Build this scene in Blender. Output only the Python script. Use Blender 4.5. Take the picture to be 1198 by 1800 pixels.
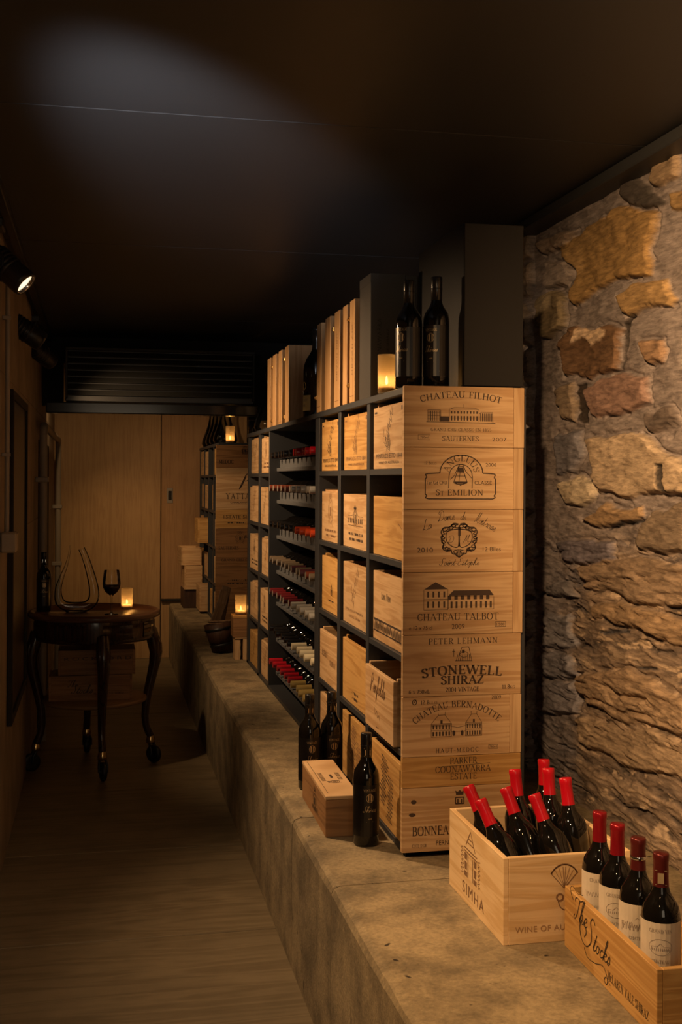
import bpy, bmesh, math, random
import numpy as np
from mathutils import Vector, Matrix, Euler

for o in list(bpy.data.objects):
    bpy.data.objects.remove(o)
SC = bpy.context.scene
COL = SC.collection
PI = math.pi
random.seed(7)

# ------------------------------------------------------------------ camera, world, lights
CAMZ = 1.47
FPX = 2050.0
YAW = math.atan(427 / 2050.0)
ROLL = math.radians(0.31)
cd = bpy.data.cameras.new('camera')
cam = bpy.data.objects.new('camera', cd)
COL.objects.link(cam)
F = Vector((math.sin(YAW), math.cos(YAW), 0)); R = Vector((math.cos(YAW), -math.sin(YAW), 0)); U = Vector((0, 0, 1))
Rc = R * math.cos(ROLL) + U * math.sin(ROLL); Uc = U * math.cos(ROLL) - R * math.sin(ROLL)
m3 = Matrix((Rc, Uc, -F)).transposed()
cam.matrix_world = Matrix.Translation((0, 0, CAMZ)) @ m3.to_4x4()
cd.sensor_fit = 'VERTICAL'; cd.sensor_height = 36.0; cd.sensor_width = 24.0
cd.lens = FPX / 1800.0 * 36.0
cd.shift_y = -55.7 / 1800.0
cd.clip_start = 0.02
SC.camera = cam

SC.view_settings.view_transform = 'Standard'
SC.view_settings.look = 'None'
SC.view_settings.gamma = 1.0
SC.view_settings.exposure = 0.0
SC.view_settings.use_curve_mapping = False

W = bpy.data.worlds.new('cellar_dark'); SC.world = W; W.use_nodes = True
W.node_tree.nodes['Background'].inputs[0].default_value = (0.9, 0.75, 0.5, 1)
W.node_tree.nodes['Background'].inputs[1].default_value = 0.004

WARM = (1.0, 0.63, 0.33)
def light(name, kind, loc, energy, color=WARM, target=None, size=0.03, spot=60, blend=0.6, sy=None):
    l = bpy.data.lights.new(name, kind); l.energy = energy; l.color = color
    o = bpy.data.objects.new(name, l); COL.objects.link(o); o.location = loc
    if kind == 'AREA':
        l.size = size
        if sy: l.shape = 'RECTANGLE'; l.size_y = sy
    else:
        l.shadow_soft_size = size
    if kind == 'SPOT':
        l.spot_size = math.radians(spot); l.spot_blend = blend
    if target is not None:
        d = Vector(target) - Vector(loc)
        o.rotation_euler = d.to_track_quat('-Z', 'Y').to_euler()
    return o

# the spot heads on the ceiling track: (lens position, target, watts, cone, blend)
SPOTS = [((-0.24, 4.01, 2.117), (0.84, 3.66, 1.12), 138, 96, 1.0),
         ((-0.25, 5.36, 2.08), (0.84, 5.70, 1.36), 105, 90, 1.0),
         ((-0.25, 6.45, 2.10), (0.98, 8.1, 1.22), 30, 62, 1.0)]
WARM2 = (1.0, 0.60, 0.28)
for k, (p, t, e, c, b) in enumerate(SPOTS):
    d = (Vector(t) - Vector(p)).normalized()
    light('track_or_fill_spot', 'SPOT', Vector(p) + d * 0.02, e, WARM, t, 0.022, c, b)
# unseen spots for the stone wall and ledge, then fill spots added without heads
light('track_or_fill_spot', 'SPOT', (-0.10, 0.45, 2.25), 800, WARM2, (1.49, 1.98, 1.70), 0.035, 55, 1.0)
light('track_or_fill_spot', 'SPOT', (-0.24, 1.75, 2.27), 178, WARM2, (1.04, 2.38, 0.45), 0.03, 46, 1.0)
light('track_or_fill_spot', 'SPOT', (-0.22, 1.9, 2.25), 34, (1.0, 0.74, 0.48), (0.0, 3.3, 0.0), 0.03, 62, 1.0)  # added fill that brightens the floor
light('track_or_fill_spot', 'SPOT', (-0.30, 1.6, 1.90), 205, (0.97, 0.95, 1.0), (0.27, 3.20, 2.363), 0.06, 30, 1.0)  # added uplight for a pale patch on the ceiling
light('track_or_fill_spot', 'SPOT', (-0.22, 8.0, 2.20), 17, (1.0, 0.60, 0.26), (0.35, 9.7, 0.95), 0.03, 96, 1.0)  # unseen spot added past the air unit, washes the back wall
light('track_or_fill_spot', 'SPOT', (0.15, 7.9, 2.25), 34, (1.0, 0.60, 0.24), (0.22, 9.7, 0.74), 0.03, 42, 1.0)  # unseen spot added for the glow low on the back wall
light('track_or_fill_spot', 'SPOT', (-0.22, 7.75, 2.20), 40, WARM, (0.84, 8.75, 1.40), 0.03, 84, 1.0)  # unseen spot added to brighten the back rack
# added dim warm fill from behind the camera, no source modelled
light('ambient_fill_light', 'AREA', (0.3, -1.6, 1.5), 9, (1.0, 0.80, 0.56), (0.3, 3, 1.5), 1.0, sy=1.8)

# ------------------------------------------------------------------ materials
def nm(name):
    m = bpy.data.materials.new(name); m.use_nodes = True
    nt = m.node_tree; b = nt.nodes['Principled BSDF']
    return m, nt, b
def N(nt, t, **kw):
    n = nt.nodes.new(t)
    for k, v in kw.items(): setattr(n, k, v)
    return n
def plain(name, col, rough=0.5, metal=0.0, spec=None, bump=0.0, bscale=200, coat=0.0, var=0.0, vscale=6):
    m, nt, b = nm(name)
    b.inputs['Base Color'].default_value = (*col, 1); b.inputs['Roughness'].default_value = rough
    b.inputs['Metallic'].default_value = metal
    if spec is not None: b.inputs['Specular IOR Level'].default_value = spec
    if coat: b.inputs['Coat Weight'].default_value = coat; b.inputs['Coat Roughness'].default_value = 0.05
    if bump or var:
        tc = N(nt, 'ShaderNodeTexCoord')
    if bump:
        n = N(nt, 'ShaderNodeTexNoise'); n.inputs['Scale'].default_value = bscale; n.inputs['Detail'].default_value = 4
        nt.links.new(tc.outputs['Object'], n.inputs['Vector'])
        bp = N(nt, 'ShaderNodeBump'); bp.inputs['Strength'].default_value = bump; bp.inputs['Distance'].default_value = 0.004
        nt.links.new(n.outputs['Fac'], bp.inputs['Height']); nt.links.new(bp.outputs[0], b.inputs['Normal'])
    if var:
        n = N(nt, 'ShaderNodeTexNoise'); n.inputs['Scale'].default_value = vscale; n.inputs['Detail'].default_value = 6
        nt.links.new(tc.outputs['Object'], n.inputs['Vector'])
        r = N(nt, 'ShaderNodeValToRGB')
        r.color_ramp.elements[0].position = 0.3; r.color_ramp.elements[1].position = 0.7
        r.color_ramp.elements[0].color = (*[c * (1 - var) for c in col], 1)
        r.color_ramp.elements[1].color = (*[min(1, c * (1 + var)) for c in col], 1)
        nt.links.new(n.outputs['Fac'], r.inputs[0]); nt.links.new(r.outputs[0], b.inputs['Base Color'])
    return m
def wood(name, light_c, dark_c, axis='H', rough=0.55, rnd=0.25, ring=26, coat=0.0, blotch=0.25):
    """axis H: grain runs horizontally; V: grain runs up; X: along x on a floor."""
    m, nt, b = nm(name)
    tc = N(nt, 'ShaderNodeTexCoord'); oi = N(nt, 'ShaderNodeObjectInfo')
    add = N(nt, 'ShaderNodeVectorMath', operation='MULTIPLY_ADD')
    add.inputs[1].default_value = (1, 1, 1)
    mul = N(nt, 'ShaderNodeVectorMath', operation='SCALE'); mul.inputs[0].default_value = (13.7, 7.1, 5.3)
    nt.links.new(oi.outputs['Random'], mul.inputs['Scale'])
    nt.links.new(tc.outputs['Object'], add.inputs[0]); nt.links.new(mul.outputs[0], add.inputs[2])
    mp = N(nt, 'ShaderNodeMapping'); nt.links.new(add.outputs[0], mp.inputs['Vector'])
    mp.inputs['Scale'].default_value = {'H': (1.6, 1.6, ring), 'V': (ring, ring, 1.4), 'X': (1.3, ring, ring)}[axis]
    n1 = N(nt, 'ShaderNodeTexNoise'); n1.inputs['Scale'].default_value = 1.0; n1.inputs['Detail'].default_value = 3; n1.inputs['Distortion'].default_value = 1.2
    nt.links.new(mp.outputs[0], n1.inputs['Vector'])
    mp2 = N(nt, 'ShaderNodeMapping'); nt.links.new(add.outputs[0], mp2.inputs['Vector'])
    s = {'H': (8, 8, 420), 'V': (420, 420, 8), 'X': (8, 420, 420)}[axis]; mp2.inputs['Scale'].default_value = s
    n2 = N(nt, 'ShaderNodeTexNoise'); n2.inputs['Scale'].default_value = 1.0; n2.inputs['Detail'].default_value = 2
    nt.links.new(mp2.outputs[0], n2.inputs['Vector'])
    sn = N(nt, 'ShaderNodeMath', operation='MULTIPLY'); sn.inputs[1].default_value = 22.0
    nt.links.new(n1.outputs['Fac'], sn.inputs[0])
    si = N(nt, 'ShaderNodeMath', operation='SINE'); nt.links.new(sn.outputs[0], si.inputs[0])
    ma = N(nt, 'ShaderNodeMath', operation='MULTIPLY_ADD'); ma.inputs[1].default_value = 0.30; ma.inputs[2].default_value = 0.40
    nt.links.new(si.outputs[0], ma.inputs[0])
    ad = N(nt, 'ShaderNodeMath', operation='MULTIPLY_ADD'); ad.inputs[1].default_value = 0.35
    nt.links.new(n2.outputs['Fac'], ad.inputs[0]); nt.links.new(ma.outputs[0], ad.inputs[2])
    r = N(nt, 'ShaderNodeValToRGB'); r.color_ramp.elements[0].position = 0.1; r.color_ramp.elements[1].position = 0.95
    r.color_ramp.elements[0].color = (*light_c, 1); r.color_ramp.elements[1].color = (*dark_c, 1)
    nt.links.new(ad.outputs[0], r.inputs[0])
    # board to board and blotchy change of tone
    n3 = N(nt, 'ShaderNodeTexNoise'); n3.inputs['Scale'].default_value = 9.0; n3.inputs['Detail'].default_value = 4
    nt.links.new(add.outputs[0], n3.inputs['Vector'])
    v = N(nt, 'ShaderNodeMath', operation='MULTIPLY_ADD'); v.inputs[1].default_value = rnd; v.inputs[2].default_value = 1.0 - rnd * 0.5 - blotch * 0.5
    nt.links.new(oi.outputs['Random'], v.inputs[0])
    v2 = N(nt, 'ShaderNodeMath', operation='MULTIPLY_ADD'); v2.inputs[1].default_value = blotch
    nt.links.new(n3.outputs['Fac'], v2.inputs[0]); nt.links.new(v.outputs[0], v2.inputs[2])
    hs = N(nt, 'ShaderNodeHueSaturation'); nt.links.new(r.outputs[0], hs.inputs['Color']); nt.links.new(v2.outputs[0], hs.inputs['Value'])
    nt.links.new(hs.outputs[0], b.inputs['Base Color'])
    bp = N(nt, 'ShaderNodeBump'); bp.inputs['Strength'].default_value = 0.15; bp.inputs['Distance'].default_value = 0.002
    nt.links.new(ad.outputs[0], bp.inputs['Height']); nt.links.new(bp.outputs[0], b.inputs['Normal'])
    b.inputs['Roughness'].default_value = rough
    b.inputs['Specular IOR Level'].default_value = 0.3
    if coat: b.inputs['Coat Weight'].default_value = coat; b.inputs['Coat Roughness'].default_value = 0.12
    return m
M = {}
PL, PD = (0.62, 0.42, 0.23), (0.44, 0.26, 0.12)
M['pine'] = wood('pine_horizontal_grain', PL, PD)
M['pale_pine'] = wood('pale_pine', (0.80, 0.58, 0.33), (0.63, 0.41, 0.19))
M['pine_v'] = wood('pine_upright_grain', PL, PD, 'V')
M['honey'] = wood('honey_pine', (0.60, 0.36, 0.13), (0.42, 0.22, 0.065))
M['box_v'] = wood('wine_box_wood', (0.56, 0.35, 0.17), (0.40, 0.22, 0.09), 'V', rough=0.4)
M['brown_box'] = wood('brown_box_wood', (0.36, 0.19, 0.08), (0.22, 0.11, 0.045))
M['mahog'] = wood('dark_polished_wood', (0.052, 0.022, 0.011), (0.022, 0.010, 0.006), 'V', rough=0.24, coat=0.5)
M['mahog_h'] = wood('dark_polished_top', (0.13, 0.062, 0.032), (0.07, 0.032, 0.018), 'H', rough=0.35, coat=0.3)
M['shelfwood'] = wood('trolley_shelf_wood', (0.30, 0.18, 0.09), (0.20, 0.11, 0.05))
M['floor'] = wood('oak_floor', (0.205, 0.155, 0.09), (0.145, 0.107, 0.06), 'X', rough=0.5, ring=14, rnd=0.1, blotch=0.5)
M['backwall'] = wood('pale_wood_panel', (0.38, 0.24, 0.115), (0.31, 0.185, 0.085), 'V', rough=0.5, ring=30, rnd=0.1)
M['backdoor'] = wood('tan_wood_door', (0.34, 0.20, 0.095), (0.28, 0.155, 0.07), 'V', rough=0.5, ring=30, rnd=0.1)
M['bucket'] = wood('dark_stained_staves', (0.07, 0.035, 0.022), (0.04, 0.02, 0.013), 'V')
M['slat'] = wood('grey_brown_slat', (0.23, 0.15, 0.09), (0.14, 0.085, 0.05), 'V')
M['black_steel'] = plain('rack_steel', (0.030, 0.032, 0.037), 0.5, 0.0, bump=0.05)
M['tray_steel'] = plain('tray_steel', (0.105, 0.11, 0.12), 0.45, 0.0)
M['black_box'] = plain('black_board', (0.010, 0.009, 0.0085), 0.42, spec=0.35, bump=0.03, bscale=90)
M['grey_carton'] = plain('grey_black_carton', (0.06, 0.056, 0.052), 0.38)
M['grey_ink'] = plain('grey_print', (0.02, 0.018, 0.016), 0.6)
M['black_metal'] = plain('black_metal', (0.012, 0.012, 0.012), 0.38)
M['ceil'] = plain('black_ceiling_paint', (0.042, 0.043, 0.045), 0.45, spec=0.25, bump=0.02, bscale=60)
M['grille'] = plain('grille_black', (0.010, 0.010, 0.009), 0.6)
M['gloss_black'] = plain('gloss_black', (0.008, 0.008, 0.008), 0.12)
M['chrome'] = plain('chrome', (0.75, 0.74, 0.72), 0.12, 1.0)
M['brass'] = plain('brass', (0.72, 0.50, 0.22), 0.22, 1.0)
M['plaster'] = plain('board_wall_paint', (0.27, 0.21, 0.15), 0.8, bump=0.25, bscale=30, var=0.25, vscale=5)
M['pipe'] = plain('pipe_paint', (0.23, 0.20, 0.165), 0.5)
M['switch'] = plain('switch_plastic', (0.26, 0.22, 0.17), 0.5)
M['dark_panel'] = plain('dark_framed_panel', (0.030, 0.018, 0.012), 0.35)
M['void'] = plain('dark_recess', (0.008, 0.006, 0.005), 0.8)
M['dark_glass'] = plain('dark_bottle_glass', (0.0045, 0.004, 0.0035), 0.06, coat=0.3)
M['green_glass'] = plain('green_bottle_glass', (0.006, 0.008, 0.004), 0.07, coat=0.3)
M['cap_black'] = plain('black_screwcap', (0.012, 0.011, 0.011), 0.25)
M['cap_red'] = plain('red_wax_capsule', (0.46, 0.005, 0.014), 0.25)
M['cap_wine'] = plain('wine_red_foil', (0.30, 0.010, 0.016), 0.24, 0.45)
M['cap_maroon'] = plain('maroon_foil', (0.13, 0.018, 0.016), 0.28, 0.5)
M['cap_orange'] = plain('orange_red_capsule', (0.62, 0.065, 0.015), 0.3)
M['cap_silver'] = plain('silver_capsule', (0.50, 0.48, 0.44), 0.3, 0.15)
M['cap_taupe'] = plain('taupe_capsule', (0.20, 0.15, 0.10), 0.4, 0.2)
M['cap_brown'] = plain('red_brown_capsule', (0.22, 0.05, 0.025), 0.35)
M['cap_purple'] = plain('plum_capsule', (0.10, 0.03, 0.04), 0.35)
M['cap_darkred'] = plain('dark_red_capsule', (0.15, 0.014, 0.018), 0.3)
M['cap_cream'] = plain('cream_capsule', (0.90, 0.80, 0.56), 0.4)
M['cap_crimson'] = plain('crimson_capsule', (0.42, 0.008, 0.02), 0.3)
M['cap_gold'] = plain('gold_capsule', (0.50, 0.36, 0.12), 0.3, 0.2)
M['cap_end'] = plain('pale_capsule_end', (0.34, 0.31, 0.27), 0.35, 0.2)
M['label_white'] = plain('cream_paper_label', (0.62, 0.53, 0.41), 0.7, var=0.08, vscale=30)
M['label_yellow'] = plain('yellow_paper_label', (0.72, 0.56, 0.22), 0.7)
M['label_black'] = plain('black_paper_label', (0.007, 0.006, 0.0055), 0.32)
M['label_ink'] = plain('label_print_grey', (0.30, 0.24, 0.19), 0.7)
M['label_gold'] = plain('label_print_gold', (0.50, 0.38, 0.22), 0.4, 0.5)
M['label_red'] = plain('label_print_red', (0.45, 0.04, 0.02), 0.6)
M['ink'] = plain('burnt_in_print', (0.055, 0.030, 0.018), 0.7)
M['ink_mid'] = plain('brown_print', (0.115, 0.062, 0.032), 0.7)
M['ink_pale'] = plain('pale_print', (0.33, 0.19, 0.09), 0.7)
M['ink_faint'] = plain('faded_print', (0.20, 0.105, 0.05), 0.7)
M['ink_black'] = plain('black_print', (0.022, 0.015, 0.011), 0.6)
M['red_wine'] = plain('red_wine', (0.028, 0.003, 0.004), 0.05)
M['paper'] = plain('torn_card', (0.42, 0.31, 0.18), 0.8)
M['rubber'] = plain('caster_rubber', (0.008, 0.008, 0.009), 0.45)
M['wax'] = plain('candle_wax', (0.8, 0.66, 0.45), 0.5)

def concrete():
    m, nt, b = nm('cast_concrete')
    tc = N(nt, 'ShaderNodeTexCoord')
    n1 = N(nt, 'ShaderNodeTexNoise'); n1.inputs['Scale'].default_value = 6.5; n1.inputs['Detail'].default_value = 10; n1.inputs['Roughness'].default_value = 0.65
    n2 = N(nt, 'ShaderNodeTexNoise'); n2.inputs['Scale'].default_value = 95; n2.inputs['Detail'].default_value = 5; n2.inputs['Roughness'].default_value = 0.7
    vo = N(nt, 'ShaderNodeTexNoise'); vo.inputs['Scale'].default_value = 26; vo.inputs['Detail'].default_value = 2
    for n in (n1, n2): nt.links.new(tc.outputs['Object'], n.inputs['Vector'])
    mpv = N(nt, 'ShaderNodeMapping'); mpv.inputs['Scale'].default_value = (1, 1, 0.6); nt.links.new(tc.outputs['Object'], mpv.inputs['Vector']); nt.links.new(mpv.outputs[0], vo.inputs['Vector'])
    r = N(nt, 'ShaderNodeValToRGB'); r.color_ramp.elements[0].position = 0.38; r.color_ramp.elements[1].position = 0.62
    r.color_ramp.elements[0].color = (0.17, 0.13, 0.075, 1); r.color_ramp.elements[1].color = (0.36, 0.275, 0.155, 1)
    nt.links.new(n1.outputs['Fac'], r.inputs[0])
    r2 = N(nt, 'ShaderNodeValToRGB'); r2.color_ramp.elements[0].position = 0.35; r2.color_ramp.elements[1].position = 0.65
    r2.color_ramp.elements[0].color = (0.72, 0.72, 0.72, 1); r2.color_ramp.elements[1].color = (1.12, 1.12, 1.12, 1)
    nt.links.new(n2.outputs['Fac'], r2.inputs[0])
    mx = N(nt, 'ShaderNodeMix', data_type='RGBA', blend_type='MULTIPLY'); mx.inputs[0].default_value = 1
    nt.links.new(r.outputs[0], mx.inputs[6]); nt.links.new(r2.outputs[0], mx.inputs[7])
    pit = N(nt, 'ShaderNodeValToRGB'); pit.color_ramp.elements[0].position = 0.255; pit.color_ramp.elements[1].position = 0.30
    pit.color_ramp.elements[0].color = (0.12, 0.1, 0.08, 1); pit.color_ramp.elements[1].color = (1, 1, 1, 1)
    nt.links.new(vo.outputs['Fac'], pit.inputs[0])
    mx2 = N(nt, 'ShaderNodeMix', data_type='RGBA', blend_type='MULTIPLY'); mx2.inputs[0].default_value = 1
    nt.links.new(mx.outputs[2], mx2.inputs[6]); nt.links.new(pit.outputs[0], mx2.inputs[7])
    nt.links.new(mx2.outputs[2], b.inputs['Base Color'])
    bp = N(nt, 'ShaderNodeBump'); bp.inputs['Strength'].default_value = 0.45; bp.inputs['Distance'].default_value = 0.004
    hm = N(nt, 'ShaderNodeMath', operation='ADD'); nt.links.new(n2.outputs['Fac'], hm.inputs[0]); nt.links.new(pit.outputs[0], hm.inputs[1])
    nt.links.new(hm.outputs[0], bp.inputs['Height']); nt.links.new(bp.outputs[0], b.inputs['Normal'])
    b.inputs['Roughness'].default_value = 0.85
    return m
M['concrete'] = concrete()

def stone_mat():
    m, nt, b = nm('rubble_stone')
    at = N(nt, 'ShaderNodeAttribute'); at.attribute_name = 'stone_colour'
    tc = N(nt, 'ShaderNodeTexCoord')
    mp = N(nt, 'ShaderNodeMapping'); mp.inputs['Scale'].default_value = (50, 17, 95); nt.links.new(tc.outputs['Object'], mp.inputs['Vector'])
    n = N(nt, 'ShaderNodeTexNoise'); n.inputs['Scale'].default_value = 1; n.inputs['Detail'].default_value = 8; n.inputs['Roughness'].default_value = 0.7
    nt.links.new(mp.outputs[0], n.inputs['Vector'])
    r = N(nt, 'ShaderNodeValToRGB'); r.color_ramp.elements[0].position = 0.34; r.color_ramp.elements[1].position = 0.66
    r.color_ramp.elements[0].color = (0.52, 0.50, 0.48, 1); r.color_ramp.elements[1].color = (1.25, 1.22, 1.15, 1)
    nt.links.new(n.outputs['Fac'], r.inputs[0])
    mx = N(nt, 'ShaderNodeMix', data_type='RGBA', blend_type='MULTIPLY'); mx.inputs[0].default_value = 1
    nt.links.new(at.outputs['Color'], mx.inputs[6]); nt.links.new(r.outputs[0], mx.inputs[7])
    nt.links.new(mx.outputs[2], b.inputs['Base Color'])
    bp = N(nt, 'ShaderNodeBump'); bp.inputs['Strength'].default_value = 0.8; bp.inputs['Distance'].default_value = 0.007
    nt.links.new(n.outputs['Fac'], bp.inputs['Height']); nt.links.new(bp.outputs[0], b.inputs['Normal'])
    b.inputs['Roughness'].default_value = 0.75; b.inputs['Specular IOR Level'].default_value = 0.35
    return m
M['stone'] = stone_mat()

def emit(name, col, s):
    m = bpy.data.materials.new(name); m.use_nodes = True; nt = m.node_tree; nt.nodes.clear()
    e = N(nt, 'ShaderNodeEmission'); e.inputs[0].default_value = (*col, 1); e.inputs[1].default_value = s
    o = N(nt, 'ShaderNodeOutputMaterial'); nt.links.new(e.outputs[0], o.inputs[0]); return m
M['flame'] = emit('candle_flame', (1.0, 0.62, 0.22), 14)
M['lens'] = emit('lit_lamp_lens', (1.0, 0.80, 0.50), 1.6)

def clear_glass(name, tint=(0.93, 0.93, 0.90), edge=(0.58, 0.55, 0.48), refl=0.9):
    m = bpy.data.materials.new(name); m.use_nodes = True; nt = m.node_tree; nt.nodes.clear()
    lw = N(nt, 'ShaderNodeLayerWeight'); lw.inputs[0].default_value = 0.35
    cr = N(nt, 'ShaderNodeValToRGB'); cr.color_ramp.elements[0].color = (*tint, 1); cr.color_ramp.elements[1].color = (*edge, 1)
    cr.color_ramp.elements[0].position = 0.35
    nt.links.new(lw.outputs['Facing'], cr.inputs[0])
    tr = N(nt, 'ShaderNodeBsdfTransparent'); nt.links.new(cr.outputs[0], tr.inputs[0])
    gl = N(nt, 'ShaderNodeBsdfGlossy'); gl.inputs['Roughness'].default_value = 0.03; gl.inputs[0].default_value = (refl, refl, refl, 1)
    fr = N(nt, 'ShaderNodeFresnel'); fr.inputs[0].default_value = 1.5
    mx = N(nt, 'ShaderNodeMixShader'); nt.links.new(fr.outputs[0], mx.inputs[0]); nt.links.new(tr.outputs[0], mx.inputs[1]); nt.links.new(gl.outputs[0], mx.inputs[2])
    o = N(nt, 'ShaderNodeOutputMaterial'); nt.links.new(mx.outputs[0], o.inputs[0]); return m
M['clear'] = clear_glass('clear_glass')

def frosted():
    m = bpy.data.materials.new('frosted_candle_glass'); m.use_nodes = True; nt = m.node_tree; nt.nodes.clear()
    tl = N(nt, 'ShaderNodeBsdfTranslucent'); tl.inputs[0].default_value = (0.50, 0.40, 0.26, 1)
    df = N(nt, 'ShaderNodeBsdfDiffuse'); df.inputs[0].default_value = (0.40, 0.34, 0.26, 1)
    tr = N(nt, 'ShaderNodeBsdfTransparent'); tr.inputs[0].default_value = (0.95, 0.85, 0.65, 1)
    m1 = N(nt, 'ShaderNodeMixShader'); m1.inputs[0].default_value = 0.35; nt.links.new(tl.outputs[0], m1.inputs[1]); nt.links.new(df.outputs[0], m1.inputs[2])
    m2 = N(nt, 'ShaderNodeMixShader'); m2.inputs[0].default_value = 0.60; nt.links.new(m1.outputs[0], m2.inputs[1]); nt.links.new(tr.outputs[0], m2.inputs[2])
    o = N(nt, 'ShaderNodeOutputMaterial'); nt.links.new(m2.outputs[0], o.inputs[0]); return m
M['frost'] = frosted()

# ------------------------------------------------------------------ geometry helpers
class MB:
    def __init__(s): s.v = []; s.f = []; s.m = []; s.s = []
    def add(s, vs, fs, m=0, smooth=False, T=None):
        o = len(s.v)
        for p in vs: s.v.append(tuple(T @ Vector(p)) if T is not None else tuple(p))
        for f in fs: s.f.append([i + o for i in f]); s.m.append(m); s.s.append(smooth)
        return s
    def box(s, x0, x1, y0, y1, z0, z1, bev=0.0, m=0, T=None):
        b = min(bev, 0.45 * min(x1 - x0, y1 - y0, z1 - z0))
        if b <= 0:
            vs = [(x, y, z) for x in (x0, x1) for y in (y0, y1) for z in (z0, z1)]
            return s.add(vs, [(0, 1, 3, 2), (4, 6, 7, 5), (0, 4, 5, 1), (2, 3, 7, 6), (0, 2, 6, 4), (1, 5, 7, 3)], m, False, T)
        bm = bmesh.new(); bmesh.ops.create_cube(bm, size=1)
        for v in bm.verts:
            v.co = Vector(((x0 + x1) / 2 + v.co.x * (x1 - x0), (y0 + y1) / 2 + v.co.y * (y1 - y0), (z0 + z1) / 2 + v.co.z * (z1 - z0)))
        bmesh.ops.bevel(bm, geom=list(bm.edges), offset=b, segments=1, profile=0.5, affect='EDGES')
        bm.verts.index_update()
        s.add([v.co for v in bm.verts], [[v.index for v in f.verts] for f in bm.faces], m, False, T); bm.free(); return s
    def lathe(s, prof, n=28, m=0, T=None, a0=0.0, a1=2 * PI):
        full = abs(a1 - a0 - 2 * PI) < 1e-6; k = n if full else n + 1; vs = []; fs = []
        for r, z in prof:
            for i in range(k):
                a = a0 + (a1 - a0) * i / n; vs.append((r * math.cos(a), r * math.sin(a), z))
        for j in range(len(prof) - 1):
            for i in range(n):
                i2 = (i + 1) % k
                fs.append((j * k + i, j * k + i2, (j + 1) * k + i2, (j + 1) * k + i))
        return s.add(vs, fs, m, True, T)
    def tube(s, pts, rad, n=12, m=0, cap=True, T=None, sx=1.0):
        pts = [Vector(p) for p in pts]; L = len(pts)
        if not hasattr(rad, '__len__'): rad = [rad] * L
        vs = []; fs = []; up = None
        for i in range(L):
            t = (pts[min(i + 1, L - 1)] - pts[max(i - 1, 0)]).normalized()
            if up is None:
                up = Vector((0, 1, 0)) if abs(t.y) < 0.9 else Vector((1, 0, 0))
            x = up.cross(t)
            if x.length < 1e-6: x = Vector((1, 0, 0)).cross(t)
            x.normalize(); y = t.cross(x).normalized(); up = y
            for k in range(n):
                a = 2 * PI * k / n; vs.append(pts[i] + (x * math.cos(a) + y * math.sin(a) * sx) * rad[i])
        for i in range(L - 1):
            for k in range(n):
                k2 = (k + 1) % n; fs.append((i * n + k, i * n + k2, (i + 1) * n + k2, (i + 1) * n + k))
        s.add(vs, fs, m, True, T)
        if cap:
            s.add([vs[k] for k in range(n)][::-1], [list(range(n))], m, False, T)
            s.add([vs[(L - 1) * n + k] for k in range(n)], [list(range(n))], m, False, T)
        return s
    def cyl(s, p0, p1, r, n=16, m=0): return s.tube([p0, p1], r, n, m)
    def polys(s, quads, fn, m=0):
        for q in quads: s.add([fn(*p) for p in q], [list(range(len(q)))], m)
        return s
    def build(s, name, mats, parent=None, loc=None, rot=None, mw=None):
        me = bpy.data.meshes.new(name); me.from_pydata(s.v, [], s.f)
        for m in (mats if isinstance(mats, (list, tuple)) else [mats]): me.materials.append(m)
        me.polygons.foreach_set('material_index', s.m); me.polygons.foreach_set('use_smooth', s.s)
        me.update()
        o = bpy.data.objects.new(name, me); COL.objects.link(o)
        if parent is not None: o.parent = parent
        if loc is not None: o.location = loc
        if rot is not None: o.rotation_euler = rot
        return o
def tag(o, label, cat, group=None, kind=None):
    o['label'] = label; o['category'] = cat
    if group: o['group'] = group
    if kind: o['kind'] = kind
    return o
def thing(name, label, cat, loc=(0, 0, 0), rot=(0, 0, 0), group=None):
    o = bpy.data.objects.new(name, None); COL.objects.link(o); o.empty_display_size = 0.05
    o.location = loc; o.rotation_euler = rot
    return tag(o, label, cat, group)
def struct(o): o['kind'] = 'structure'; return o
def dup(root, loc, rot=None, label=None, group=None):
    r = root.copy(); COL.objects.link(r); r.location = loc
    if rot is not None: r.rotation_euler = rot
    if label: r['label'] = label
    if group: r['group'] = group
    for ch in list(root.children):
        c = ch.copy(); COL.objects.link(c); c.parent = r
        for g in list(ch.children):
            d = g.copy(); COL.objects.link(d); d.parent = c
    return r

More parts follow.
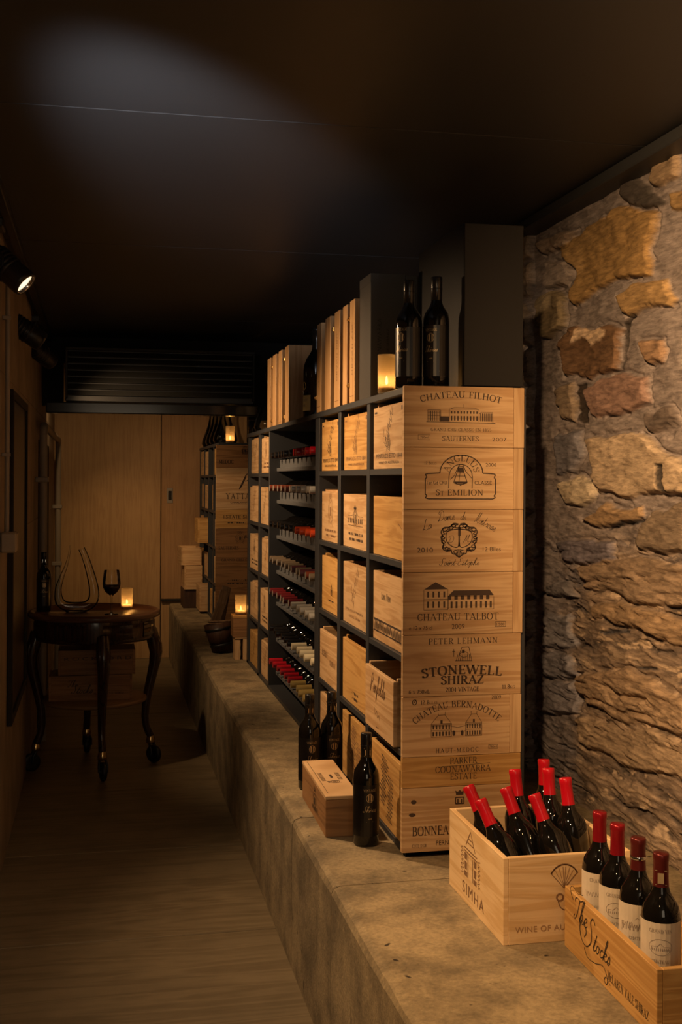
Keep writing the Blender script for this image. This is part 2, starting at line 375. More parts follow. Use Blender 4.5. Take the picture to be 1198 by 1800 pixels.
# ------------------------------------------------------------------ lettering: own pen-drawn faces
def smooth(pts, k=6):
    if len(pts) < 3: return pts
    P = [pts[0]] + list(pts) + [pts[-1]]; out = []
    for i in range(1, len(P) - 2):
        p0, p1, p2, p3 = P[i - 1:i + 3]
        for j in range(k):
            t = j / k
            out.append(tuple(0.5 * (2 * p1[a] + (p2[a] - p0[a]) * t + (2 * p0[a] - 5 * p1[a] + 4 * p2[a] - p3[a]) * t * t + (3 * p1[a] - p0[a] - 3 * p2[a] + p3[a]) * t ** 3) for a in (0, 1)))
    out.append(tuple(pts[-1])); return out
def pen(pts, w, stress=0.0, closed=False):
    """stroke a polyline: width w, thinned where it runs flat when stress > 0."""
    q = []; L = len(pts); off = []
    for i in range(L):
        a = pts[i - 1] if (i > 0 or closed) else pts[i]; b = pts[(i + 1) % L] if (i < L - 1 or closed) else pts[i]
        dx, dy = b[0] - a[0], b[1] - a[1]; l = math.hypot(dx, dy) or 1e-9; dx /= l; dy /= l
        ww = w * ((1 - stress) + stress * abs(dy)) / 2
        off.append((-dy * ww, dx * ww))
    for i in range(L if closed else L - 1):
        j = (i + 1) % L
        q.append([(pts[i][0] - off[i][0], pts[i][1] - off[i][1]), (pts[j][0] - off[j][0], pts[j][1] - off[j][1]),
                  (pts[j][0] + off[j][0], pts[j][1] + off[j][1]), (pts[i][0] + off[i][0], pts[i][1] + off[i][1])])
    return q
def lines(*segs, w=0.002):
    q = []
    for sg in segs:
        for i in range(len(sg) - 1): q += pen([sg[i], sg[i + 1]], w)
    return q
def rect(x0, y0, x1, y1): return [[(x0, y0), (x1, y0), (x1, y1), (x0, y1)]]
SERIF = {
'A': (.80, 't .08 0 .41 1;T .39 1 .72 0;t .2 .34 .6 .34;s .08 0;s .72 0'),
'B': (.66, 'T .16 0 .16 1;t .05 1 .33 1;c .33 1 .5 .92 .53 .76 .5 .6 .33 .53;t .16 .53 .33 .53;c .33 .53 .54 .46 .6 .27 .54 .07 .33 0;t .05 0 .33 0'),
'C': (.72, 'c .63 .78 .55 .95 .38 1 .18 .88 .09 .5 .18 .12 .38 0 .56 .06 .65 .22;t .64 .78 .64 1'),
'D': (.78, 'T .16 0 .16 1;t .05 1 .34 1;t .05 0 .34 0;c .34 1 .58 .88 .68 .5 .58 .12 .34 0'),
'E': (.64, 'T .16 0 .16 1;t .05 1 .55 1;t .05 0 .58 0;t .16 .52 .45 .52;t .55 1 .55 .8;t .58 0 .58 .2;t .45 .6 .45 .44'),
'F': (.58, 'T .16 0 .16 1;t .05 1 .53 1;t .16 .5 .42 .5;t .53 1 .53 .78;t .42 .6 .42 .4;s .16 0'),
'G': (.78, 'c .63 .8 .55 .95 .38 1 .18 .88 .09 .5 .18 .12 .38 0 .55 .04 .64 .12;t .63 .78 .63 1;T .64 .02 .64 .4;s .64 .41'),
'H': (.84, 'T .16 0 .16 1;T .67 0 .67 1;t .16 .52 .67 .52;s .16 0;s .16 1;s .67 0;s .67 1'),
'I': (.34, 'T .17 0 .17 1;s .17 0;s .17 1'),
'K': (.78, 'T .16 0 .16 1;s .16 0;s .16 1;t .6 1 .17 .42;T .28 .56 .66 0;s .62 1;s .68 0'),
'L': (.62, 'T .16 0 .16 1;t .05 0 .56 0;t .56 0 .56 .24;s .16 1'),
'M': (.98, 't .14 0 .14 1;T .14 1 .48 .08;t .48 .08 .8 1;T .82 0 .82 1;s .14 0;s .1 1;s .82 0;s .86 1'),
'N': (.84, 't .15 0 .15 1;T .15 1 .68 .02;t .68 0 .68 1;s .15 0;s .1 1;s .68 1'),
'O': (.84, 'c .42 1 .2 .92 .08 .5 .2 .08 .42 0 .64 .08 .76 .5 .64 .92 .42 1'),
'P': (.62, 'T .16 0 .16 1;t .05 1 .33 1;c .33 1 .52 .92 .56 .73 .5 .53 .3 .46;t .16 .46 .3 .46;s .16 0'),
'R': (.72, 'T .16 0 .16 1;t .05 1 .33 1;c .33 1 .52 .92 .56 .75 .5 .57 .3 .5;t .16 .5 .3 .5;T .32 .5 .66 0;s .16 0;s .66 0'),
'S': (.58, 'c .49 .8 .42 .96 .28 1 .12 .9 .1 .74 .26 .56 .42 .44 .5 .26 .42 .06 .27 0 .12 .06 .07 .22;t .49 .8 .49 1;t .07 .22 .07 0'),
'T': (.68, 'T .34 0 .34 1;t .04 1 .64 1;t .04 1 .04 .78;t .64 1 .64 .78;s .34 0'),
'U': (.82, 'T .16 1 .16 .35;c .16 .35 .2 .08 .4 0 .6 .08 .67 .35;t .67 .35 .67 1;s .16 1;s .67 1'),
'V': (.78, 'T .08 1 .39 0;t .39 0 .7 1;s .08 1;s .7 1'),
'W': (1.08, 'T .06 1 .32 0;t .32 0 .55 1;T .55 1 .8 0;t .8 0 1.03 1;s .06 1;s .55 1;s 1.03 1'),
'X': (.76, 'T .1 1 .66 0;t .1 0 .64 1;s .1 1;s .66 0;s .1 0;s .64 1'),
'Y': (.74, 'T .08 1 .37 .45;t .37 .45 .66 1;T .37 .45 .37 0;s .08 1;s .66 1;s .37 0'),
'Z': (.66, 't .06 1 .58 1;T .58 1 .06 0;t .06 0 .6 0;t .06 1 .06 .8;t .6 0 .6 .2'),
'0': (.62, 'c .31 1 .14 .9 .08 .5 .14 .1 .31 0 .48 .1 .54 .5 .48 .9 .31 1'),
'1': (.42, 'T .22 0 .22 1;t .22 1 .1 .86;s .22 0'),
'2': (.58, 'c .1 .76 .16 .95 .3 1 .46 .9 .46 .7 .3 .4 .08 .03;t .08 .02 .5 .02;t .5 .02 .52 .2'),
'4': (.62, 't .42 1 .06 .3;t .06 .3 .58 .3;T .42 0 .42 1;s .42 0'),
'5': (.58, 't .16 1 .48 1;t .16 1 .13 .58;c .13 .58 .34 .64 .5 .48 .5 .22 .34 .02 .1 .06'),
'6': (.6, 'c .48 .96 .24 .8 .1 .4 .14 .1 .3 0 .46 .1 .52 .32 .44 .54 .3 .58 .14 .46'),
'7': (.56, 't .08 1 .52 1;T .52 1 .22 0;t .08 1 .08 .82'),
'8': (.6, 'c .3 1 .14 .9 .14 .68 .3 .54 .48 .36 .48 .12 .3 0 .12 .12 .12 .36 .3 .54 .46 .68 .46 .9 .3 1'),
'9': (.6, 'c .12 .04 .36 .2 .5 .6 .46 .9 .3 1 .14 .9 .08 .68 .16 .46 .3 .42 .46 .54'),
'-': (.42, 't .06 .42 .36 .42'), '.': (.24, 'T .12 0 .12 .12'), "'": (.22, 't .11 1 .09 .78'), ' ': (.36, ''),
'~': (.64, 'c .1 .3 .02 .6 .2 .9 .5 .7 .4 .3 .12 .25;t .12 .1 .5 .1'),
}
SCRIPT = {
'a': (.42, '.34 .38 .18 .42 .05 .22 .14 .02 .28 .12 .35 .4 .33 .1 .44 .08'),
'c': (.36, '.32 .34 .2 .42 .05 .2 .14 .01 .36 .12'),
'd': (.46, '.34 .38 .18 .42 .05 .2 .14 .02 .28 .14 .44 1 .36 .1 .48 .08'),
'e': (.36, '.04 .16 .26 .26 .24 .42 .08 .3 .08 .06 .24 .02 .38 .14'),
'f': (.32, '-.04 .1 .2 .5 .36 .95 .24 1 .12 .4 .02 -.36 -.08 -.3 .1 .04 .34 .14'),
'h': (.44, '0 .08 .24 .7 .28 1 .18 .9 .04 0 .16 .36 .28 .4 .26 .1 .34 .02 .46 .12'),
'i': (.24, '.0 .1 .14 .42 .1 .08 .16 .02 .26 .12;.2 .62 .22 .68'),
'k': (.44, '0 .08 .24 .7 .28 1 .18 .9 .04 0 .12 .3 .3 .42 .3 .28 .12 .2 .26 .02 .44 .1'),
'l': (.28, '0 .08 .24 .7 .28 1 .18 .94 .08 .2 .14 .02 .3 .14'),
'm': (.68, '0 .2 .1 .42 .04 0 .18 .38 .3 .4 .24 0 .4 .38 .52 .4 .48 .08 .54 .02 .68 .12'),
'n': (.46, '0 .2 .1 .42 .04 0 .18 .38 .32 .4 .28 .08 .34 .02 .46 .12'),
'o': (.42, '.26 .4 .12 .38 .05 .16 .16 .01 .32 .16 .28 .4 .3 .32 .44 .34'),
'p': (.44, '0 .2 .14 .5 -.04 -.42 .1 .2 .26 .42 .36 .26 .26 .02 .12 .06 .44 .12'),
'r': (.34, '0 .2 .12 .44 .16 .36 .28 .36 .22 .06 .36 .12'),
's': (.34, '0 .06 .2 .44 .28 .14 .14 .0 .04 .08 .34 .14'),
't': (.32, '.0 .1 .2 .6 .24 .8 .1 .1 .18 .02 .34 .14;.08 .5 .34 .54'),
'z': (.38, '.04 .36 .3 .4 .06 .04 .22 .06 .38 .12'),
'u': (.44, '0 .2 .08 .42 .05 .08 .14 .0 .3 .2 .36 .42 .32 .08 .46 .1'),
'g': (.44, '.34 .38 .18 .42 .05 .22 .14 .02 .28 .12 .35 .4 .22 -.38 .06 -.34 .2 -.06 .46 .14'),
'y': (.44, '0 .2 .08 .42 .06 .1 .14 .0 .3 .2 .36 .42 .22 -.38 .06 -.34 .2 -.06 .46 .14'),
'L': (.6, '.44 .9 .34 1 .2 .5 .06 .06 .0 .12 .14 .12 .4 -.02 .62 .1'),
'D': (.84, '.34 .86 .22 .3 .06 .02 .24 .1 .6 .1 .76 .5 .6 .92 .26 1 .02 .8 .14 .64'),
'M': (1.0, '-.06 .1 .06 .0 .3 .9 .34 .96 .36 .1 .66 .98 .7 .94 .66 .16 .74 .02 .96 .16'),
'S': (.56, '.56 .86 .4 1 .24 .78 .36 .44 .28 .08 .08 .02 .0 .18 .16 .2'),
'E': (.56, '.5 .88 .36 1 .18 .84 .3 .56 .16 .46 .02 .18 .2 .0 .5 .14'),
'P': (.66, '.28 .8 .18 .3 .04 -.06 .16 .5 .28 .94 .52 1 .6 .78 .4 .5 .2 .5'),
'T': (.62, '.04 .7 .0 .84 .2 .94 .5 .88 .76 1.02;.46 .9 .36 .3 .2 .0 .06 .06 .12 .18'),
'-': (.3, '.04 .26 .26 .28'), ' ': (.3, ''),
}
def shift(q, dx=0, dy=0, s=1, rot=0):
    c, sn = math.cos(rot), math.sin(rot)
    return [[(dx + s * (x * c - y * sn), dy + s * (x * sn + y * c)) for x, y in p] for p in q]
def serif(txt, h=1.0, bold=1.0, track=0.06):
    q = []; x = 0
    for ch in txt:
        sc = 1.0
        if ch.islower(): sc = 0.74; ch = ch.upper()
        adv, d = SERIF[ch]; g = []
        for st in d.split(';'):
            if not st: continue
            a = st.split(); n = [float(z) for z in a[1:]]; p = list(zip(n[::2], n[1::2]))
            if a[0] == 'T': g += pen(p, .15 * bold)
            elif a[0] == 't': g += pen(p, .065 * bold)
            elif a[0] == 'c': g += pen(smooth(p, 4), .15 * bold, .55)
            elif a[0] == 's': g += pen([(p[0][0] - .15, p[0][1]), (p[0][0] + .15, p[0][1])], .06 * bold)
        q += shift(g, x, 0, sc); x += (adv + track) * sc
    return shift(q, 0, 0, h), (x - track) * h
def script(txt, h=1.0, w=0.055, slant=0.25):
    q = []; x = 0
    for ch in txt:
        adv, d = SCRIPT[ch]
        for st in d.split(';'):
            if not st: continue
            n = [float(z) for z in st.split()]; p = [(a + slant * b + x, b) for a, b in zip(n[::2], n[1::2])]
            q += pen(smooth(p, 6), w, .5)
        x += adv
    return shift(q, 0, 0, h), x * h
SANS_CACHE = {}
def sans(txt, h=1.0, space=1.0):
    key = (txt, space)
    if key not in SANS_CACHE:
        cu = bpy.data.curves.new('t', 'FONT'); cu.body = txt; cu.size = 1.0; cu.space_character = space; cu.resolution_u = 3
        ob = bpy.data.objects.new('t', cu); COL.objects.link(ob)
        dg = bpy.context.evaluated_depsgraph_get(); me = ob.evaluated_get(dg).to_mesh()
        q = [[(me.vertices[i].co.x, me.vertices[i].co.y) for i in f.vertices] for f in me.polygons]
        ob.evaluated_get(dg).to_mesh_clear(); bpy.data.objects.remove(ob); bpy.data.curves.remove(cu)
        SANS_CACHE[key] = q
    q = SANS_CACHE[key]; s = h / 0.73
    xs = [p[0] for f in q for p in f] or [0]
    q2 = [[((x - min(xs)) * s, y * s) for x, y in f] for f in q]
    return q2, (max(xs) - min(xs)) * s
def put(qw, x0, y, x1=None, mid=None, width=None):
    """place lettering from x0 to x1 (stretched) or centred on mid; y is the baseline."""
    q, w = qw
    if x1 is not None:
        k = (x1 - x0) / w; return [[(x0 + a * k, y + b) for a, b in f] for f in q]
    if mid is not None: x0 = mid - w / 2
    return shift(q, x0, y)
def arc(qw, cx, cy, Rr, width):
    """bend lettering over the top of a circle (radius to the baseline)."""
    q, w = qw; k = width / w; out = []
    for f in q:
        g = []
        for a, b in f:
            t = (a * k - width / 2) / Rr; g.append((cx + (Rr + b) * math.sin(t), cy + (Rr + b) * math.cos(t)))
        out.append(g)
    return out
def ell(cx, cy, rx, ry, a0=0, a1=360, n=28):
    return [(cx + rx * math.cos(math.radians(a0 + (a1 - a0) * i / n)), cy + ry * math.sin(math.radians(a0 + (a1 - a0) * i / n))) for i in range(n + 1)]
def scribble(x0, y0, x1, y1, n, amp, w, seed):
    """a few faded hand-written loops from one point to another."""
    rr = random.Random(seed); p = []
    for i in range(n):
        t = i / (n - 1); s = (-1) ** i
        nx, ny = -(y1 - y0), (x1 - x0); l = math.hypot(nx, ny)
        a = amp * (0.4 + 0.6 * rr.random()) * s
        p.append((x0 + (x1 - x0) * t + nx / l * a, y0 + (y1 - y0) * t + ny / l * a))
    return pen(smooth(p, 5), w, .4)

# ------------------------------------------------------------------ the setting
XL, XR, XE = -0.345, 1.49, 0.578           # left wall, stone wall, face of the concrete ledge
ZL, ZT, ZC = 0.45, 1.727, 2.363            # ledge top, top of the racks, ceiling
YB, YF = 9.7, -2.2

b = MB(); ys = [YF, -1.64, -0.735, 0.17, 1.075, 1.98, 2.885, 3.785, 4.69, 5.6, 6.505, 7.41, 8.315, 9.22, YB]
for k in range(len(ys) - 1):
    b.box(XL - 0.03, XE + 0.02, ys[k] + 0.002, ys[k + 1] - 0.002, -0.03, 0.0, 0.0015)
b.box(XL - 0.03, XE + 0.02, YF, YB, -0.06, -0.031, m=1)
struct(b.build('floor', [M['floor'], M['void']]))

b = MB(); ys = [YF, -0.4, 1.23, 2.875, 4.52, 6.56, 8.2, YB]
for k in range(len(ys) - 1):
    b.box(XL - 0.05, XR + 0.25, ys[k] + 0.002, ys[k + 1] - 0.002, ZC, ZC + 0.02, 0.0015)
b.box(XL - 0.05, XR + 0.25, YF, YB, ZC + 0.021, ZC + 0.05)
struct(b.build('ceiling', M['ceil']))

b = MB()
zs = [0.0, 0.62, 1.24, 1.86, ZC]
for k in range(4):
    b.box(XL - 0.06, XL, YF, YB, zs[k] + 0.001, zs[k + 1] - 0.001, 0.001)
struct(b.build('wall_left', M['plaster']))
b = MB(); b.box(XL - 0.06, XR + 0.25, YF - 0.06, YF, 0, ZC); struct(b.build('wall_front', M['plaster']))

b = MB()
b.box(XL - 0.06, 0.505, YB, YB + 0.04, 0, ZC, 0.001)
b.box(0.512, XR + 0.25, YB + 0.008, YB + 0.04, 0, ZC, 0.001)
b.box(0.504, 0.513, YB + 0.03, YB + 0.05, 0, ZC, m=1)
struct(b.build('wall_back', [M['backwall'], M['void']]))
dr = struct(MB().box(0.514, 0.90, YB - 0.022, YB + 0.006, 0.487, 2.3, 0.002).build('door_1', M['backdoor']))
b = MB(); b.box(0.555, 0.605, YB - 0.026, YB - 0.020, 1.275, 1.40, 0.003)
b.box(0.566, 0.594, YB - 0.030, YB - 0.024, 1.30, 1.375, 0.004, m=1)
b.build('handle_plate', [M['pipe'], M['void']], dr)
struct(MB().box(0.512, 0.90, YB - 0.03, YB + 0.006, 0.47, 0.486, 0.002).build('trim_1', M['void']))

# concrete ledge cast in bays, its front edge worn
def vn(x, y, seed):
    xi = np.floor(x).astype(np.int64); yi = np.floor(y).astype(np.int64); fx = x - xi; fy = y - yi
    def hsh(a, c):
        h = (a * 374761393 + c * 668265263 + seed * 974634 + 1013) & 0x7fffffff
        h = ((h ^ (h >> 13)) * 1274126177) & 0x7fffffff
        return ((h ^ (h >> 16)) & 0xffff) / 65535.0
    u = fx * fx * (3 - 2 * fx); v = fy * fy * (3 - 2 * fy)
    return (hsh(xi, yi) * (1 - u) + hsh(xi + 1, yi) * u) * (1 - v) + (hsh(xi, yi + 1) * (1 - u) + hsh(xi + 1, yi + 1) * u) * v
def fbm(x, y, seed, o=4, g=0.5):
    t = 0; a = 1; s = 0
    for k in range(o): t = t + a * vn(x * 2 ** k, y * 2 ** k, seed + k * 17); s += a; a *= g
    return t / s
b = MB()
bays = [(-1.8, 0.9), (0.9, 2.87), (2.874, 3.47), (3.475, 5.1), (5.104, 7.0), (7.004, YB)]
for y0, y1 in bays:
    n = max(8, int((y1 - y0) / 0.03)); yy = np.linspace(y0, y1, n + 1)
    e1 = (fbm(yy * 9, yy * 0 + 3.3, 5) - 0.5) * 0.018; e2 = (fbm(yy * 21, yy * 0 + 7.7, 9) - 0.5) * 0.010
    e3 = (fbm(yy * 13, yy * 0 + 1.7, 15) - 0.5) * 0.016
    vs = []
    for i, y in enumerate(yy):
        prof = [(XE, 0.0), (XE + e3[i] * 0.2, 0.15), (XE + e3[i] * 0.3, 0.33), (XE + abs(e1[i]) * 0.4, ZL - 0.022 + e1[i] * 0.8), (XE + 0.006 + abs(e2[i]), ZL - 0.007 + e2[i] * 0.5),
                (XE + 0.022 + e1[i], ZL - 0.001), (XE + 0.07, ZL), (1.1, ZL), (XR + 0.2, ZL), (XR + 0.2, 0.0)]
        vs += [(px, y, pz) for px, pz in prof]
    K = 10; fs = []
    for i in range(n):
        for k in range(K - 1):
            a = i * K + k; fs.append((a, a + 1, a + K + 1, a + K))
    b.add(vs, fs, 0, False)
    b.add([vs[k] for k in range(K)], [list(range(K))]); b.add([vs[n * K + k] for k in range(K)], [list(range(K))[::-1]])
led = b.build('concrete_ledge', M['concrete']); struct(led)
led['label'] = 'long rough concrete ledge carrying the racks'

# rubble stone wall: every stone has its outline, relief and own colour
STONES = [
('ochre', (.40, .25, .085), .030, [(3.599,2.253),(3.415,2.261),(3.217,2.267),(2.940,2.209),(2.958,2.048),(3.165,2.074),(3.327,2.051),(3.478,2.026),(3.488,2.102)]),
('ochre', (.40, .26, .10), .030, [(3.164,2.016),(3.062,2.035),(2.873,2.010),(2.832,1.948),(2.872,1.928),(2.937,1.951),(3.100,1.957)]),
('grey', (.33, .27, .20), .035, [(3.714,2.217),(3.558,2.189),(3.547,2.099),(3.723,2.123)]),
('olive', (.26, .20, .10), .045, [(3.790,2.087),(3.658,2.105),(3.538,2.066),(3.536,1.967),(3.700,1.947),(3.768,2.022)]),
('tan', (.34, .26, .17), .040, [(3.793,2.291),(3.641,2.293),(3.490,2.282),(3.549,2.247),(3.745,2.247)]),
('dark', (.10, .085, .065), .020, [(3.180,2.330),(3.062,2.335),(2.885,2.211),(3.061,2.238),(3.175,2.269)]),
('tan', (.42, .30, .16), .030, [(2.955,2.344),(2.805,2.338),(2.805,2.277),(2.968,2.280)]),
('ochre', (.40, .26, .10), .03, [(2.86,2.24),(2.70,2.24),(2.70,2.16),(2.86,2.19)]),
('chestnut', (.205, .118, .055), .034, [(3.578,1.910),(3.495,1.956),(3.148,1.926),(3.169,1.789),(3.553,1.808)]),
('patch', (.84, .62, .36), .002, [(3.494,1.916),(3.465,1.952),(3.428,1.955),(3.380,1.933),(3.301,1.931),(3.221,1.921),(3.240,1.902),(3.344,1.886),(3.380,1.914),(3.427,1.922)]),
('slot', (.05, .04, .03), -.03, [(3.15,1.93),(3.08,1.95),(3.12,1.86),(3.165,1.79)]),
('brown', (.36, .23, .12), .025, [(3.031,1.853),(2.920,1.847),(2.899,1.788),(2.986,1.788)]),
('mauve', (.36, .23, .155), .030, [(3.406,1.757),(3.280,1.781),(3.006,1.765),(2.961,1.683),(3.160,1.670),(3.314,1.669),(3.386,1.695)]),
('slot', (.06, .045, .03), -.012, [(3.501,1.780),(3.426,1.778),(3.395,1.653),(3.473,1.661)]),
('tan', (.33, .25, .15), .025, [(3.633,1.770),(3.501,1.780),(3.491,1.662),(3.570,1.674)]),
('dark', (.17, .135, .10), .022, [(3.005,1.662),(2.850,1.660),(2.804,1.622),(2.862,1.609),(2.960,1.606)]),
('cream', (.56, .43, .255), .036, [(3.376,1.610),(3.043,1.613),(2.862,1.546),(2.796,1.520),(2.70,1.50),(2.70,1.43),(2.889,1.442),(3.276,1.430),(3.357,1.462),(3.350,1.538)]),
('slot', (.05, .04, .028), -.025, [(2.916,1.524),(2.874,1.521),(2.842,1.442),(2.881,1.442)]),
('grey', (.21, .20, .19), .030, [(3.641,1.620),(3.441,1.636),(3.414,1.558),(3.488,1.485),(3.610,1.499)]),
('pale', (.60, .50, .31), .034, [(3.609,1.442),(3.567,1.470),(3.422,1.482),(3.349,1.467),(3.338,1.429),(3.421,1.398),(3.526,1.396)]),
('tan', (.40, .27, .13), .03, [(3.420,1.357),(3.278,1.396),(3.016,1.405),(3.022,1.362),(3.277,1.341)]),
('slot', (.06, .055, .05), -.02, [(3.277,1.334),(3.015,1.370),(3.022,1.357),(3.245,1.329)]),
('grey', (.26, .20, .125), .03, [(2.902,1.397),(2.70,1.43),(2.70,1.288),(3.000,1.282),(3.060,1.296),(3.032,1.349)]),
('slate', (.20, .18, .18), .028, [(3.671,1.271),(3.205,1.295),(3.189,1.234),(3.573,1.212)]),
('slot', (.07, .065, .06), -.02, [(3.289,1.021),(3.082,1.050),(3.082,1.039),(3.273,1.011)]),
('slot', (.06, .055, .05), -.02, [(3.052,0.951),(2.926,0.971),(2.942,0.958),(3.028,0.946)]),
('grey', (.20, .185, .165), .030, [(3.729,1.131),(3.534,1.151),(3.443,1.109),(3.703,1.080)]),
('grey', (.24, .23, .215), .034, [(3.748,1.017),(3.487,1.038),(3.486,0.938),(3.716,0.905)]),
('grey', (.23, .22, .21), .034, [(3.751,0.881),(3.531,0.913),(3.462,0.851),(3.699,0.808)]),
('grey', (.24, .225, .21), .034, [(3.724,0.788),(3.507,0.835),(3.429,0.741),(3.749,0.687)]),
('brown', (.38, .27, .15), .026, [(3.484,0.848),(3.081,0.931),(2.75,0.91),(2.75,0.818),(3.270,0.772),(3.417,0.788)]),
('brown', (.33, .24, .14), .024, [(3.46,1.21),(3.06,1.26),(2.72,1.25),(2.72,1.15),(3.1,1.13),(3.40,1.15)]),
('brown', (.36, .25, .13), .022, [(3.36,1.10),(2.98,1.12),(2.72,1.10),(2.72,1.02),(3.05,1.06),(3.33,1.06)]),
('tan', (.38, .28, .16), .022, [(3.44,0.72),(3.05,0.77),(2.72,0.80),(2.72,0.70),(3.1,0.66),(3.4,0.65)]),
]
def poly_sdf(px, py, P):
    d = np.full(px.shape, 1e9); inside = np.zeros(px.shape, bool); n = len(P)
    for i in range(n):
        ax, ay = P[i]; bx, by = P[(i + 1) % n]; ex, ey = bx - ax, by - ay
        wx, wy = px - ax, py - ay
        t = np.clip((wx * ex + wy * ey) / (ex * ex + ey * ey), 0, 1)
        d = np.minimum(d, np.hypot(wx - ex * t, wy - ey * t))
        c = (ay > py) != (by > py)
        inside ^= c & (px < (bx - ax) * (py - ay) / (by - ay + 1e-12) + ax)
    return np.where(inside, d, -d)
def stone_wall():
    yy = np.concatenate([np.arange(YF, 2.1, 0.04), np.arange(2.1, 2.6, 0.015), np.arange(2.6, 4.3, 0.0055), np.arange(4.3, YB + 0.05, 0.06)])
    zz = np.concatenate([np.arange(0.40, 2.36, 0.0035), [2.375]])
    Yg, Zg = np.meshgrid(yy, zz, indexing='ij')
    wy = Yg + (fbm(Yg * 8, Zg * 14, 3) - 0.5) * 0.10; wz = Zg + (fbm(Yg * 8, Zg * 14, 4) - 0.5) * 0.05
    # bedding: beds run along the wall and dip a little towards the viewer
    low = np.clip((1.36 - Zg) / 0.18, 0, 1)
    zb = wz + (Yg - 3.2) * 0.06
    bed = fbm(Yg * 2.6, zb * 34, 11, 4, 0.6)
    fine = fbm(Yg * 15, Zg * 62, 21, 4, 0.6)
    big = fbm(Yg * 5, Zg * 7, 31, 3)
    h = (big - 0.5) * 0.028 + (fine - 0.5) * 0.010 + low * (bed - 0.5) * 0.024
    mort = np.array([.31, .265, .215]); col = np.ones(Yg.shape + (3,)) * mort
    bedc = np.clip((bed - 0.34) / 0.32, 0, 1)[..., None]
    lowcol = np.array([.17, .125, .08]) * (1 - bedc) + np.array([.44, .32, .185]) * bedc
    streak = fbm(Yg * 7, (zb + 0.02 * big) * 120, 71, 4, 0.65)
    lowcol = lowcol * 0.86 * (0.62 + 0.76 * streak[..., None])
    dark = np.clip((0.36 - fbm(Yg * 6, zb * 40, 81, 4, 0.6)) / 0.05, 0, 1)[..., None]; lowcol = lowcol * (1 - dark * 0.72) * (1 - 0.5 * np.clip((0.33 - bed) / 0.05, 0, 1)[..., None]); 
    spark = np.clip((fbm(Yg * 11, zb * 46, 91, 4, 0.65) - 0.62) / 0.05, 0, 1)[..., None]; lowcol = lowcol * (1 - spark) + np.array([.60, .45, .26]) * spark
    h = h - low * dark[..., 0] * 0.007 + low * (streak - 0.5) * 0.010
    grey = np.clip((Yg - 3.42) / 0.16 + (big - 0.5) * 2, 0, 1)[..., None]
    lowcol = lowcol * (1 - grey * 0.75) + np.array([.255, .24, .225]) * (0.7 + 0.6 * streak[..., None]) * grey * 0.75
    mot = fbm(Yg * 7 + 3, Zg * 8, 41, 4)
    col = col * (1 - low[..., None] * 0.85) + lowcol * low[..., None] * 0.85
    crack = np.clip((0.33 - bed) / 0.05, 0, 1) * low
    h -= crack * 0.010
    # away from the stones one can see: ordinary rubble
    far = ((Yg > 3.85) | (Yg < 2.7))
    cy, cz = (wy + (big - .5) * .2) / 0.30, (wz + (big - .5) * .12) / 0.15; cell = vn(np.floor(cy + 0.5 * (np.floor(cz) % 2)), np.floor(cz), 77)
    fy_ = (cy + 0.5 * (np.floor(cz) % 2)) % 1; fz_ = cz % 1
    edge = np.minimum(np.minimum(fy_, 1 - fy_) * 2, np.minimum(fz_, 1 - fz_))
    h += far * np.clip(edge / 0.15, 0, 1) * 0.03
    col = np.where((far & (edge > 0.06))[..., None], (np.array([.22, .17, .11]) + cell[..., None] * np.array([.16, .12, .07])), col)
    for kind, c, amp, P in STONES:
        if kind in ('patch', 'slot'):
            d = poly_sdf(Yg + (fbm(Yg * 30, Zg * 30, 51) - .5) * .03, Zg + (fbm(Yg * 30, Zg * 30, 52) - .5) * .02, P)
        else: d = poly_sdf(wy, wz, P)
        t = np.clip((d + 0.003) / (0.014 if kind != 'patch' else 0.004), 0, 1); t = t * t * (3 - 2 * t)
        h += amp * 0.62 * t
        if kind not in ('patch', 'slot'):
            h += t * (fbm(Yg * 5.5, Zg * 17, int(abs(P[0][0] * 1000))) - 0.5) * 0.014
            groove = np.exp(-((d + 0.006) / 0.006) ** 2) * (big > 0.42); h -= groove * 0.009
        cc = np.array(c) * (0.78 + 0.44 * mot[..., None])
        if kind == 'slate':
            st = fbm(Yg * 24 + Zg * 6, Zg * 3, 61, 3)[..., None]; cc = cc * (0.55 + 0.9 * st)
        t3 = np.clip(d / 0.006 + 0.5, 0, 1)[..., None]
        col = col * (1 - t3) + cc * t3
    col = np.clip(col * (0.85 + 0.3 * fine[..., None]) * np.array([1.0, 1.03, 1.28]), 0, 1)
    Xg = XR - h
    n, k = Yg.shape
    co = np.stack([Xg, Yg, Zg], -1).reshape(-1, 3)
    i = np.arange(n - 1)[:, None] * k + np.arange(k - 1)[None, :]
    f = np.stack([i, i + k, i + k + 1, i + 1], -1).reshape(-1, 4)
    me = bpy.data.meshes.new('wall_right')
    me.vertices.add(len(co)); me.vertices.foreach_set('co', co.ravel())
    me.loops.add(f.size); me.loops.foreach_set('vertex_index', f.ravel().astype(np.int32))
    me.polygons.add(len(f)); me.polygons.foreach_set('loop_start', np.arange(0, f.size, 4, dtype=np.int32))
    try: me.polygons.foreach_set('loop_total', np.full(len(f), 4, dtype=np.int32))
    except Exception: pass
    me.update(calc_edges=True); me.validate()
    me.polygons.foreach_set('use_smooth', np.ones(len(f), bool))
    at = me.attributes.new('stone_colour', 'FLOAT_COLOR', 'POINT')
    at.data.foreach_set('color', np.concatenate([col.reshape(-1, 3), np.ones((n * k, 1))], 1).ravel())
    me.materials.append(M['stone'])
    o = bpy.data.objects.new('wall_right', me); COL.objects.link(o); return struct(o)
stone_wall()
# dark strip where the ceiling meets the stone
struct(MB().box(XR - 0.075, XR + 0.2, YF, YB, ZC - 0.035, ZC - 0.001, 0.003).build('trim_2', M['ceil']))

